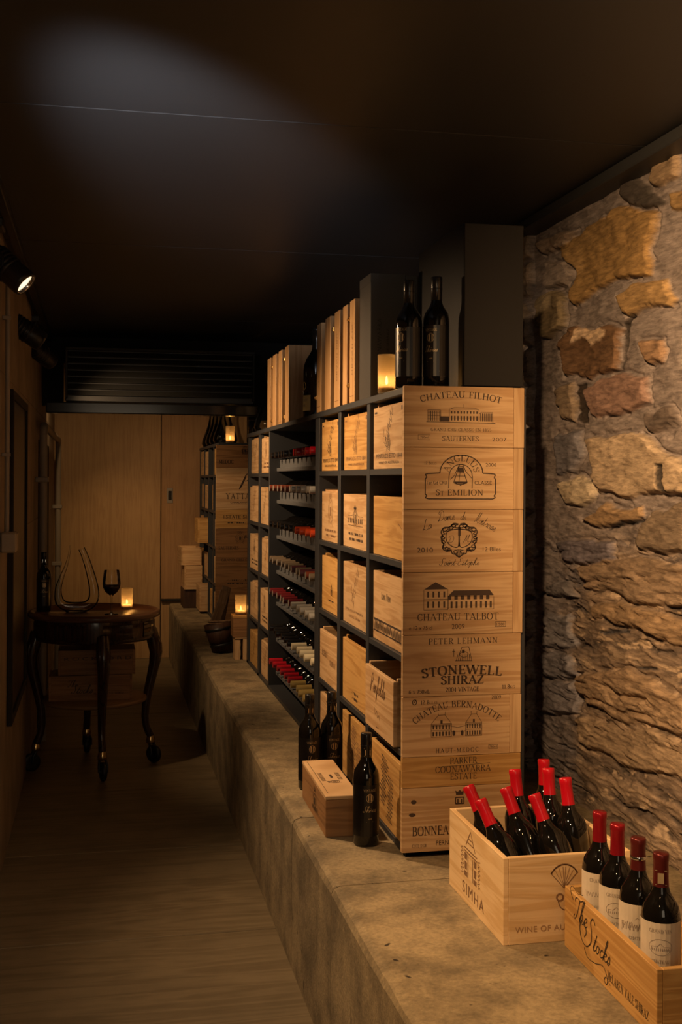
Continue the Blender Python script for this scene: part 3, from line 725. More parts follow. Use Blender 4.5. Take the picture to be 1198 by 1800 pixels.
# ------------------------------------------------------------------ fixtures on the left wall
p = thing('framed_panel', 'tall dark framed panel on the left wall', 'panel', (XL, 5.2, 0.52))
b = MB(); b.box(0.001, 0.012, -0.44, 0.44, 0.0, 1.28, 0.002); b.build('panel', M['dark_panel'], p)
b = MB()
for s in (-1, 1): b.box(0.001, 0.022, s * 0.455 - 0.02, s * 0.455 + 0.02, -0.02, 1.30, 0.003)
for z in (-0.02, 1.265): b.box(0.001, 0.022, -0.435, 0.435, z, z + 0.035, 0.003)
b.build('frame', M['void'], p)

t = thing('switch_box', 'pale plastic switch box at the end of its conduit on the left wall', 'switch box', (XL, 4.42, 1.20))
MB().box(0.001, 0.058, -0.05, 0.05, 0.0, 0.075, 0.006).build('box_body', M['switch'], t)
b = MB(); b.tube([(0.02, 0, 0.07), (0.02, 0, 1.10)], 0.009, 12); b.build('conduit', M['pipe'], t)
b = MB()
for z in (0.35, 0.85): MB().box(0.001, 0.032, -0.012, 0.012, z, z + 0.014, 0.002).build('clip', M['pipe'], t)

t = thing('pipe_run', 'pale painted pipe with elbows going up, along and down the left wall behind the trolley', 'pipe', (XL, 0, 0))
pp = [(0.045, 6.75, 0.0), (0.045, 6.75, 1.70)] + [(0.045, 6.75 + 0.07 * (1 - math.cos(a)), 1.70 + 0.07 * math.sin(a)) for a in (0.4, 0.8, 1.2, 1.57)]
pp += [(0.045, 9.2, 1.77)] + [(0.045, 9.2 + 0.07 * math.sin(a), 1.70 + 0.07 * math.cos(a)) for a in (0.4, 0.8, 1.2, 1.57)] + [(0.045, 9.27, 0.0)]
MB().tube(pp, 0.022, 14).build('pipe', M['pipe'], t)
b = MB()
for y, z in ((6.75, 0.7), (6.75, 1.45), (9.27, 0.8), (9.27, 1.24)): MB().box(0.001, 0.075, y - 0.03, y + 0.03, z, z + 0.03, 0.004).build('pipe_bracket', M['pipe'], t)
struct(MB().box(XL - 0.004, XL + 0.006, 7.1, 8.5, 0.0, 1.70, 0.002).build('door_2', M['void']))

# track and spot heads
def spot(i, loc, target, label):
    t = thing('track_spotlight', label, 'spotlight', loc, group=None)
    d = (Vector(target) - Vector(loc)).normalized(); q = d.to_track_quat('Z', 'Y').to_matrix().to_4x4()
    b = MB(); b.lathe([(0, -0.155), (0.036, -0.155), (0.044, -0.148), (0.046, -0.01), (0.043, 0.004), (0.036, 0.004), (0.034, -0.012)], 28, T=q)
    for k in range(5): b.lathe([(0.046, -0.14 + k * 0.016), (0.0485, -0.138 + k * 0.016), (0.0485, -0.131 + k * 0.016), (0.046, -0.129 + k * 0.016)], 28, T=q)
    b.build('lamp_housing', M['black_metal'], t)
    b = MB(); b.lathe([(0, -0.012), (0.020, -0.011), (0.0325, -0.009)], 24, T=q); b.build('lens', M['lens'], t)
    b = MB(); b.lathe([(0.0325, -0.012), (0.0335, 0.002), (0.0365, 0.0045), (0.0355, -0.002)], 28, T=q); b.build('chrome_ring', M['chrome'], t)
    b = MB(); back = q @ Vector((0, 0, -0.09)); top = ZC - 0.036 - loc[2]
    b.tube([back + Vector((-0.03, 0, 0.045)), back + Vector((-0.03, 0, 0.11)), Vector((back.x - 0.03, back.y, top))], 0.008, 10)
    b.box(back.x - 0.055, back.x - 0.005, back.y - 0.06, back.y + 0.06, top - 0.03, top, 0.004)
    b.build('stem', M['black_metal'], t)
    b = MB(); s = q @ Vector((0.047, 0, -0.08)); s2 = q @ Vector((-0.047, 0, -0.08))
    b.tube([s, s + Vector((0, 0, 0.05)), back + Vector((-0.03, 0, 0.07))], 0.006, 8)
    b.tube([s2, s2 + Vector((0, 0, 0.03)), back + Vector((-0.03, 0, 0.07))], 0.006, 8)
    b.build('yoke', M['black_metal'], t)
    return t
SPL = ['black track spotlight nearest the camera on the left, its lens glowing towards the racks',
       'black track spotlight behind the nearest one, aimed down at the middle of the long rack',
       'black track spotlight farthest down the left side, beside the black grille']
for k, (pos, tgt, e, c, bl) in enumerate(SPOTS): spot(k, pos, tgt, SPL[k])
b = MB(); b.box(-0.375 + 0.06, -0.285, 1.6, 7.6, ZC - 0.034, ZC - 0.001, 0.003)
tag(b.build('lighting_track', M['black_metal']), 'black lighting track running along the ceiling on the left', 'track')

# black air unit with louvres hung across the passage
t = thing('ventilation_unit', 'black louvred air unit hung across the passage under the ceiling', 'air unit', (0.372, 7.1, 0))
x0, x1 = -0.565, 0.565
b = MB(); b.box(x0, x1, 0.02, 0.42, 1.93, 2.255, 0.006); b.build('housing', M['black_metal'], t)
b = MB()
b.box(x0, x1, 0.0, 0.022, 2.235, 2.255, 0.003); b.box(x0, x0 + 0.014, 0, 0.022, 1.95, 2.236, 0.002); b.box(x1 - 0.014, x1, 0, 0.022, 1.95, 2.236, 0.002)
b.build('grille_frame', M['grille'], t)
for k in range(7):
    z = 1.965 + k * 0.0385
    b = MB(); q = Matrix.Translation((0, 0.012, z + 0.018)) @ Matrix.Rotation(math.radians(-28), 4, 'X')
    b.box(x0 + 0.014, x1 - 0.014, -0.003, 0.003, -0.017, 0.017, 0.001, T=q); b.build('louvre', M['grille'], t)
b = MB(); b.box(x0 - 0.11, x1 + 0.02, -0.004, 0.10, 1.86, 1.925, 0.006); b.build('lower_fascia', M['gloss_black'], t)
# black sheets added behind the unit, standing in for the shade there
b = MB(); b.box(XL + 0.001, XR - 0.06, 7.53, 7.62, 2.20, ZC - 0.001); b.box(0.955, XR - 0.06, 7.53, 7.62, 1.86, 2.20); b.box(XL + 0.001, -0.215, 7.53, 7.62, 1.93, 2.20)
struct(b.build('shade_backing', M['void']))


# ------------------------------------------------------------------ wooden cases
def crate(name, label, cat, loc, L, Dp, H, mat, th=0.012, front_drop=0.0, rot=0.0, group=None, lid=False, marks=None, ink='ink_faint', end_marks=None):
    """an open wine case; its printed long front looks towards -x (local y runs along the front, 0..L; x 0..Dp)."""
    t = thing(name, label, cat, loc, (0, 0, rot), group)
    MB().box(0, th, th * 0.0, L, 0, H - front_drop, 0.0012).build('front_board', mat, t)
    MB().box(Dp - th, Dp, 0, L, 0, H, 0.0012).build('back_board', mat, t)
    MB().box(th, Dp - th, 0, th, 0, H, 0.0012).build('side_board', mat, t)
    MB().box(th, Dp - th, L - th, L, 0, H, 0.0012).build('side_board', mat, t)
    MB().box(th, Dp - th, th, L - th, 0.0, 0.008).build('base_board', mat, t)
    if lid: MB().box(th, Dp - th, th, L - th, H - 0.012, H - 0.003, 0.001).build('lid', mat, t)
    if marks: MB().polys(marks, lambda u, v: (-0.0006, L - u, v)).build('printed_marks', M[ink], t)
    if end_marks: MB().polys(end_marks, lambda u, v: (u, -0.0006, v)).build('printed_marks', M[ink], t)
    return t

# rack: uprights and five rows of shelves
RX0, RX1 = 0.82, 1.16
ROWZ = [1.504, 1.245, 0.987, 0.726, 0.467]
TH = 0.018
def rack(label, y_ups, bays, skip=()):
    t = thing('wine_rack', label, 'rack', (RX0, y_ups[0][0], ZL)); Y0 = y_ups[0][0]
    for a, c in y_ups:
        MB().box(0, RX1 - RX0, a - Y0, c - Y0, 0, ZT - 0.02 - ZL, 0.0012).build('upright', M['black_steel'], t)
    MB().box(-0.004, RX1 - RX0, 0, y_ups[-1][1] - Y0, ZT - 0.02 - ZL, ZT - ZL, 0.0015).build('top_board', M['black_steel'], t)
    for a, c in bays:
        for z in ROWZ[:-1]:
            MB().box(0.001, RX1 - RX0 - 0.006, a - Y0, c - Y0, z - TH - ZL, z - ZL, 0.001).build('shelf', M['black_steel'], t)
    MB().box(0.0, RX1 - RX0, 0, y_ups[-1][1] - Y0, 0, 0.017, 0.001).build('plinth', M['black_steel'], t)
    MB().box(RX1 - RX0 - 0.005, RX1 - RX0 - 0.001, 0.03, y_ups[-1][1] - Y0 - 0.03, 0.02, ZT - 0.022 - ZL).build('back_sheet', M['brown_box'], t)
    return t
UPS = [(3.06, 3.10), (3.506, 3.545), (3.946, 3.991), (4.344, 4.425), (5.65, 5.676), (5.996, 6.05), (6.435, 6.50)]
BAYS = [(3.10, 3.506), (3.545, 3.946), (3.991, 4.344), (5.676, 5.996), (6.05, 6.435)]
r1 = rack('long black rack of cases and bottle shelves standing on the concrete ledge', UPS, BAYS)
FZ = [1.512, 1.356, 1.184, 1.013, 0.858, 0.682, 0.520]
BY0, BY1 = 4.425, 5.65
for z in FZ:
    b = MB(); b.box(0.052, 0.06, BY0 - 3.06, BY1 - 3.06, z - ZL, z + 0.055 - ZL, 0.001)
    b.box(0.036, 0.06, BY0 - 3.06, BY1 - 3.06, z - ZL - 0.001, z - ZL + 0.016, 0.002)
    b.box(0.06, 0.33, BY0 - 3.06, BY1 - 3.06, z + 0.034 - ZL, z + 0.038 - ZL)
    b.build('bottle_tray', M['tray_steel'], r1)

# faded print on the fronts of the racked cases (u from the left as one reads it, v up)
def mark_sig(L, H, s):
    c = L * 0.52
    q = scribble(c - .05, H * .36, c + .035, H * .93, 13, .022, .0028, s)
    q += scribble(c - .07, H * .62, c - .03, H * .3, 6, .012, .0022, s + 1)
    return q
def mark_lines(L, y, n, h, s, w=0.6):
    rr = random.Random(s); q = []
    for k in range(n):
        x = L * (0.5 - w / 2) + rr.random() * .02
        while x < L * (0.5 + w / 2):
            d = .006 + rr.random() * .012; q += rect(x, y - k * h * 1.5, x + d, y - k * h * 1.5 + h * .7) if rr.random() > .35 else lines([(x, y - k * h * 1.5), (x + d, y - k * h * 1.5 + h * .7)], w=.0016)
            x += d + .004
    return q
def mark_crest(cx, cy, s, w=.0016):
    q = lines(ell(cx, cy, s * .42, s * .5), ell(cx, cy, s * .28, s * .34), w=w)
    q += scribble(cx - s * .45, cy + s * .2, cx - s * .3, cy - s * .6, 7, s * .12, w, 3) + scribble(cx + s * .45, cy + s * .2, cx + s * .3, cy - s * .6, 7, s * .12, w, 4)
    q += scribble(cx - s * .3, cy + s * .6, cx + s * .3, cy + s * .6, 8, s * .12, w, 5) + rect(cx - s * .1, cy - s * .2, cx + s * .1, cy + s * .15)
    return q
def mark_house(cx, y, w, h, t=.0013):
    q = lines([(cx - w / 2, y), (cx + w / 2, y)], [(cx - w / 2, y), (cx - w / 2, y + h * .6), (cx - w * .2, y + h * .6), (cx, y + h), (cx + w * .2, y + h * .6), (cx + w / 2, y + h * .6), (cx + w / 2, y)], w=t)
    for k in range(9):
        x = cx - w * .44 + k * w * .11; q += rect(x - w * .02, y + h * .15, x + w * .02, y + h * .45)
    return q
def penfolds(L, H, s):
    q = mark_sig(L, H, s)
    q += rect(L * .04, H * .90, L * .12, H * .93) + rect(L * .88, H * .88, L * .96, H * .95)
    q += mark_crest(L * .5, H * .40, H * .20)
    q += put(sans('PENFOLDS ESTD 1844', .014), L * .10, H * .17, x1=L * .90)
    q += put(sans('WINE OF AUSTRALIA', .008), L * .18, H * .08, x1=L * .82)
    return q
def cellmarks(c, r, L, H):
    s = c * 10 + r
    if r == 0 and c < 3: return penfolds(L, H, s)
    if (c, r) == (1, 1): return mark_house(L * .5, H * .42, L * .6, H * .3) + rect(L * .44, H * .72, L * .54, H * .76) + mark_crest(L * .5, H * .58, H * .3) + mark_lines(L, H * .24, 2, .012, s)
    if (c, r) == (0, 1): return lines([(L * .9, H * .5), (L * .8, H * .58)], w=.003)
    if (c, r) == (2, 1): return mark_crest(L * .5, H * .62, H * .5) + mark_lines(L, H * .2, 2, .012, s)
    if (c, r) == (0, 2): return put(serif('Long View', .02), 0, H * .62, mid=L * .42) + rect(L * .02, H * .28, L * .9, H * .31) + rect(L * .02, H * .12, L * .9, H * .14) + scribble(L * .04, H * .21, L * .9, H * .2, 40, .02, .004, 5)
    if (c, r) == (1, 2): return mark_sig(L, H, 33) + put(sans('FINE OLD WINES', .008), L * .1, H * .22, x1=L * .8) + put(sans('ESTD 1844', .008), L * .25, H * .12, x1=L * .7)
    if (c, r) == (2, 2): return mark_crest(L * .55, H * .4, H * .16) + mark_lines(L, H * .2, 1, .008, 5, .3)
    if (c, r) == (0, 3): return script('Penfolds', .05, .07)[0] and put(script('Penfolds', .055, .08), 0, H * .62, mid=L * .45) + scribble(L * .35, H * .36, L * .55, H * .26, 6, .012, .0025, 8) + rect(L * .42, H * .08, L * .5, H * .1)
    if (c, r) == (1, 3): return mark_lines(L, H * .18, 2, .012, 9, .25)
    if (c, r) == (2, 3): return put(serif('RESERVE', .020), L * .14, H * .5, x1=L * .45) + put(serif('SHIRAZ', .018), L * .58, H * .4, x1=L * .9)
    if r == 4 and c < 3: return shift(scribble(L * .42, H * .25, L * .5, H * .9, 26, .05, .004, s) + scribble(L * .62, H * .1, L * .68, H * .7, 24, .04, .0035, s + 2), 0, 0)
    return mark_sig(L, H, s) if s % 3 else mark_crest(L * .5, H * .62, H * .36) + mark_lines(L, H * .25, 2, .012, s)
HT = {(0, 2): .207, (0, 4): .213, (1, 2): .205, (1, 4): .215, (2, 4): .205, (1, 3): .205, (2, 2): .20, (0, 3): .182}
COLN = ['nearest column', 'second column', 'third column', 'column past the bottle trays', 'far end column']
ROWN = ['top row', 'second row', 'third row', 'fourth row', 'bottom row']
LOOK = {0: 'pine case with a hand-signed scrawl', 1: 'bright pine case with faded print', 2: 'pale pine case with faded stamp', 3: 'pale pine case with small dark print', 4: 'pine case with smudged upright print'}
for c, (a, d) in enumerate(BAYS):
    for r, z in enumerate(ROWZ):
        rr = random.Random(c * 17 + r); H = HT.get((c, r), 0.176 + 0.012 * rr.random())
        gapn = 0.014 if c < 3 else 0.006
        L = d - a - gapn - 0.012; y0 = a + gapn
        dx = 0.004 + 0.008 * rr.random()
        if (c, r) == (0, 3): L -= 0.035; y0 += 0.035; dx = -0.012
        mat = M['pine'] if rr.random() < .75 else M['honey']
        if (c, r) in ((0, 4), (1, 4)): mat = M['brown_box'] if r == 4 and c == 9 else M['honey']
        drop = 0.014 if r == 0 else (0.0 if rr.random() < .6 else 0.008)
        crate('wine_case', f'{LOOK[r]}, long rack, {ROWN[r]}, {COLN[c]}', 'wine case', (RX0 + dx, y0, z + 0.0005), L, 0.31, H + drop, mat, front_drop=drop,
              group='cases in the long rack', marks=cellmarks(c, r, L, H), ink='ink_faint' if (c + r) % 2 else 'ink', lid=(r == 1 or (c == 4)))

# ------------------------------------------------------------------ printed case fronts on the rack's near end
KX, KY = 0.000392, 0.000376
PX0, PY = 0.806, 3.04
def panel(label, z0, z1, x1, batten, mat, marks, ink='ink', bx=None):
    t = thing('case_front', label, 'case front', (PX0, PY, z0), group='case fronts on the end of the long rack')
    w = (batten if batten else x1) - PX0; H = z1 - z0 - 0.0012
    MB().box(0, w, 0, 0.018, 0, H, 0.001).build('front_board', mat, t)
    if batten: MB().box(w + 0.0012, x1 - PX0, 0.002, 0.018, 0, H, 0.0012).build('batten', M['pine_v'], t)
    MB().polys(marks, lambda u, v: (u, -0.0006, v + H)).build('printed_marks', M[ink], t)
    return t
def cp(yt, pts): return [((x - 118) * KX, -(y - yt) * KY) for x, y in pts]
def X_(x): return (x - 118) * KX
def txt(q, yt, x0, y, x1): return put(q, X_(x0), -(y - yt) * KY, x1=X_(x1))
def hh(px): return px * KY
def ln(yt, *segs, w=.0012): return lines(*[cp(yt, s) for s in segs], w=w)
def rc(yt, x0, y0, x1, y1): return rect(X_(x0), -(y1 - yt) * KY, X_(x1), -(y0 - yt) * KY)
def arct(q, yt, cx, ytop, chord, sag):
    c = chord * KX; s = sag * KX; Rr = c * c / (8 * s) + s / 2
    return arc(q, X_(cx), -(ytop - yt) * KY - Rr, Rr, 2 * Rr * math.asin(c / 2 / Rr))
def windows(yt, x0, x1, y0, y1, n, fill=.45):
    q = []; d = (x1 - x0) / n
    for k in range(n): q += rc(yt, x0 + d * (k + .5 - fill / 2), y0, x0 + d * (k + .5 + fill / 2), y1)
    return q
P1 = []
y = 72; q = arct(serif('CHATEAU FILHOT', hh(44), .85), y, 525, 152, 580, 36)
q += ln(y, [(275, 330), (775, 335)], w=.0016) + ln(y, [(285, 330), (285, 245), (378, 245), (378, 328)], [(440, 326), (440, 236), (655, 236), (655, 328)], [(450, 236), (475, 224), (620, 226), (650, 236)], [(655, 270), (670, 256), (755, 256), (757, 330)], [(540, 224), (540, 200)], w=.0011)
for z in (262, 285, 308): q += ln(y, [(285, z), (378, z)], w=.0008)
q += windows(y, 287, 378, 250, 322, 7, .5) + windows(y, 445, 652, 250, 268, 9) + windows(y, 445, 652, 285, 318, 9) + windows(y, 660, 755, 264, 322, 7, .45) + rc(y, 375, 290, 440, 326)
q += txt(serif('GRAND CRU CLASSE EN 1855', hh(22), .8), y, 307, 396, 745) + txt(serif('SAUTERNES', hh(34), .8), y, 390, 466, 655) + txt(sans('2007', hh(30)), y, 752, 466, 858)
q += ln(y, [(218, 424), (303, 424), (303, 460), (218, 460), (218, 424)], w=.0009) + txt(sans('750ml', hh(16)), y, 232, 450, 290)
P1.append(q)
y = 520
q = ln(y, [(290, 708), (375, 703)] + [(530 - 155 * math.cos(math.radians(a)), 703 - 130 * math.sin(math.radians(a))) for a in range(0, 181, 9)] + [(765, 708)] + [(778, 714), (768, 735), (778, 745), (778, 855), (768, 868), (778, 880), (760, 890), (292, 890), (270, 882), (282, 868), (270, 855), (270, 745), (282, 735), (270, 714), (290, 708)], w=.0030)
q += arc(serif('ANGELUS', hh(44), .75), X_(530), -(712 - y) * KY, 92 * KX, 265 * KX)
q += ln(y, [(438, 815), (440, 730)] + [(525 - 83 * math.cos(math.radians(a)), 725 - 85 * math.sin(math.radians(a))) for a in range(10, 180, 12)] + [(610, 730), (608, 815)], w=.0022)
q += ln(y, [(450, 750), (480, 720), (505, 660), (520, 640), (540, 640), (560, 690), (605, 740)], w=.0018)
q += ln(y, [(512, 655), (540, 655), (548, 700), (572, 772), (540, 785), (500, 785), (474, 772), (498, 700), (512, 655)], w=.0022) + rc(y, 505, 662, 545, 700) + rc(y, 480, 764, 568, 780) + ln(y, [(495, 725), (555, 725)], [(520, 700), (512, 765)], w=.0016) + rc(y, 518, 785, 530, 795)
q += txt(sans('1er Gd CRU', hh(28)), y, 285, 786, 425) + txt(sans('CLASSÉ', hh(28)), y, 625, 786, 752) + txt(serif('St EMILION', hh(40), .9), y, 345, 864, 690) + txt(serif('12 Blles', hh(20), .8), y, 262, 642, 350) + txt(sans('2006', hh(27)), y, 706, 654, 784)
P1.append(q)
y = 960
def wd(t, x, yy, h, r, wpx=None):
    q, w = script(t, hh(h), .06)
    if wpx: k = wpx * KX / w; q = [[(a * k, b) for a, b in f] for f in q]
    return shift(q, X_(x), -(yy - y) * KY, 1, math.radians(r))
q = wd('La', 256, 1112, 72, 14, 66) + wd('Dame', 362, 1046, 76, 5, 120) + wd('de', 520, 1034, 62, -2, 44) + wd('Mont', 622, 1048, 80, -22, 78) + wd('rose', 697, 1082, 72, -26, 82)
cx, cy = 516, 1180
for s in (-1, 1):
    o = [(cx + s * a, cy + b_) for a, b_ in [(6, -115), (40, -120), (70, -95), (110, -90), (130, -60), (120, -30), (128, 0), (112, 30), (118, 60), (88, 80), (60, 70), (50, 95), (25, 105), (0, 125)]]
    q += pen(smooth(cp(y, o), 5), .0034) + pen(smooth(cp(y, [(cx + s * a, cy + b_) for a, b_ in [(0, -80), (45, -75), (85, -60), (95, -25), (85, 15), (50, 45), (10, 50), (0, 10)]]), 5), .0026)
    for k, (a, b_) in enumerate([(40, -105), (105, -75), (118, -20), (105, 45), (70, 68), (25, 85), (15, -100), (60, -88), (112, 12), (85, 62)]):
        q += pen(smooth(cp(y, ell(cx + s * a, cy + b_, 14, 11, 0, 300, 8)), 3), .0028)
    q += pen(smooth(cp(y, [(cx + s * a, cy + b_) for a, b_ in [(20, -110), (60, -110), (40, -90), (90, -85), (70, -70), (118, -60), (100, -45), (126, -35), (104, -15), (122, -5), (100, 15)]]), 4), .0020)
q += wd('D', 432, 1200, 52, 0) + wd('M', 545, 1195, 50, 0) + rc(y, 508, 1085, 526, 1150) + ln(y, [(516, 1150), (516, 1225)], w=.004) + ln(y, *[[(500 + k * 6, 1245), (497 + k * 6, 1300)] for k in range(6)], w=.0014)
q += txt(sans('2010', hh(38)), y, 215, 1268, 328) + txt(sans('12 Blles', hh(34)), y, 688, 1262, 820)
q += put(script('Saint-Estephe', hh(52), .06), X_(372), -(1362 - y) * KY, x1=X_(662))
P1.append(q)
y = 1412
q = [cp(y, [(265, 1534), (348, 1480), (438, 1532)])] + ln(y, [(265, 1534), (265, 1680), (437, 1680), (437, 1532)], [(265, 1605), (437, 1605)], w=.0011) + windows(y, 275, 430, 1548, 1590, 4, .35) + windows(y, 275, 430, 1620, 1665, 4, .35)
q += [cp(y, [(440, 1580), (478, 1542), (740, 1540), (770, 1580)])] + ln(y, [(440, 1584), (770, 1586)], [(440, 1610), (440, 1676), (770, 1680), (770, 1590)], w=.0012)
for k in range(7): q += rc(y, 438 + k * 46, 1580, 462 + k * 46, 1608)
q += windows(y, 446, 766, 1622, 1670, 9, .4)
q += txt(serif('CHATEAU TALBOT', hh(48), .85), y, 218, 1756, 806)
y2 = 1412 - 1718
def t2(qq, x0, yy, x1, yt): return put(qq, X_(x0), -(yy - yt) * KY, x1=X_(x1))
q += t2(sans('e 12 x 75 cl', hh(30)), 160, 104, 325, y2) + t2(sans('2009', hh(38)), 466, 102, 558, y2) + ln(y2, [(783, 55), (858, 55), (858, 93), (783, 93), (783, 55)], w=.001) + t2(sans('1.500', hh(20)), 790, 84, 850, y2)
P1.append(q)
y = 140
q = txt(serif('PETER LEHMANN', hh(40), .85, .14), y, 300, 206, 800)
q += ln(y, [(470, 262), (492, 262)], [(481, 245), (481, 300)], w=.0018) + ln(y, [(515, 300), (540, 232), (590, 230), (612, 330)], [(490, 330), (615, 332)], w=.0016) + ln(y, *[[(500 + k * 14, 330), (510 + k * 12, 285)] for k in range(8)], w=.0016) + rc(y, 540, 250, 560, 275) + ln(y, ell(555, 285, 30, 20), w=.0014)
q += arct(serif('STONEWELL', hh(62), 1.25), y, 543, 425, 575, 22) + txt(serif('SHIRAZ', hh(58), 1.25), y, 390, 497, 700) + txt(serif('2004 VINTAGE', hh(30), 1.1), y, 426, 552, 666) + txt(serif('6 x 750mL', hh(26), 1.1), y, 160, 558, 310) + txt(serif('11.8kg', hh(28), 1.0), y, 835, 542, 930)
P1.append(q)
y = 595
q = ln(y, ell(202, 630, 15, 18), w=.0022) + ln(y, [(196, 634), (206, 624), (214, 612)], w=.002) + txt(serif('12 Blles', hh(28), .9), y, 245, 646, 366) + txt(serif('2009', hh(28), .9), y, 757, 626, 828)
q += arct(serif('CHATEAU BERNADOTTE', hh(44), .85), y, 508, 672, 600, 112)
for hx, w in ((322, 146), (570, 118)):
    q += ln(y, [(hx, 885), (hx, 790), (hx + w, 790), (hx + w, 885), (hx, 885)], [(hx, 790), (hx + w * .35, 728), (hx + w * .68, 728), (hx + w, 790)], [(hx + w * .35, 728), (hx + w * .33, 705)], [(hx + w * .68, 728), (hx + w * .7, 705)], [(hx, 838), (hx + w, 838)], w=.0011)
    q += windows(y, hx + 4, hx + w - 4, 800, 830, 6, .4) + windows(y, hx + 4, hx + w - 4, 848, 878, 6, .5) + rc(y, hx + w * .45, 765, hx + w * .56, 788)
    for z in (797, 803, 809): q += ln(y, [(hx, z), (hx + w, z)], w=.0007)
q += ln(y, [(468, 812), (515, 822), (570, 808)], [(468, 850), (570, 848)], w=.001)
for x in (485, 545): q += [cp(y, ell(x, 862, 11, 20, 0, 360, 12))]
q += txt(serif('HAUT-MEDOC', hh(30), .8, .2), y, 355, 1000, 665) + ln(y, [(738, 957), (805, 957), (805, 985), (738, 985), (738, 957)], w=.001) + txt(sans('750ml', hh(16)), y, 745, 978, 798)
P1.append(q)
y = 1030
q = txt(serif('PARKER', hh(44), .8), y, 458, 1086, 654) + ln(y, [(372, 1106), (750, 1090)], w=.0013) + txt(serif('COONAWARRA', hh(44), .8), y, 352, 1146, 754) + txt(serif('ESTATE', hh(44), .8), y, 460, 1200, 654)
P1.append(q)
y = 1250
q = ln(y, [(500, 1330), (500, 1375), (560, 1375), (560, 1330), (500, 1330)], w=.003) + [cp(y, [(498, 1278), (515, 1290), (530, 1275), (545, 1290), (560, 1275), (556, 1312), (504, 1312)])] + rc(y, 512, 1340, 522, 1370) + rc(y, 538, 1340, 548, 1370)
q += txt(serif('BONNEAU', hh(62), .95), y, 190, 1590, 498) + txt(serif('CO~TE D\'OR'.replace('~', ''), hh(22), .8), y, 190, 1674, 295) + txt(sans('PERNAND', hh(34)), y, 362, 1666, 540)
q += [cp(y, ell(200, 1348, 20, 16, 0, 360, 14)), cp(y, ell(190, 1440, 24, 14, 0, 360, 14))]
P1.append(q)
tops = [1.728, 1.5615, 1.393, 1.2225, 1.0535, 0.886, 0.7235, 0.6405, 0.4665]
XE1 = [1.148, 1.147, 1.146, 1.146, 1.141, 1.144, 1.142, 1.142]
BAT = [1.117, 1.117, 1.117, 1.117, None, 1.110, None, None]
PLAB = ['pale pine case front with arched lettering over a long mansion, topmost of the end stack',
        'pine case front with a bell in an arched black outline, second of the end stack',
        'pine case front with looped script over an ornate crest, third of the end stack',
        'case front with a pointed tower beside a long dark roof, fourth of the end stack',
        'pine case front with heavy black lettering in four lines, fifth of the end stack',
        'pine case front with lettering arched over two small houses, sixth of the end stack',
        'low honey-coloured case front with three lines of thin capitals, seventh of the end stack',
        'bottom case front of the end stack, half hidden by the open crate of bottles']
for k in range(8):
    mats = [M['pine'], M['pine'], M['pine'], M['pine'], M['pine'], M['pine'], M['honey'], M['pine']]
    panel(PLAB[k], tops[k + 1], tops[k], XE1[k], BAT[k], mats[k], P1[k])

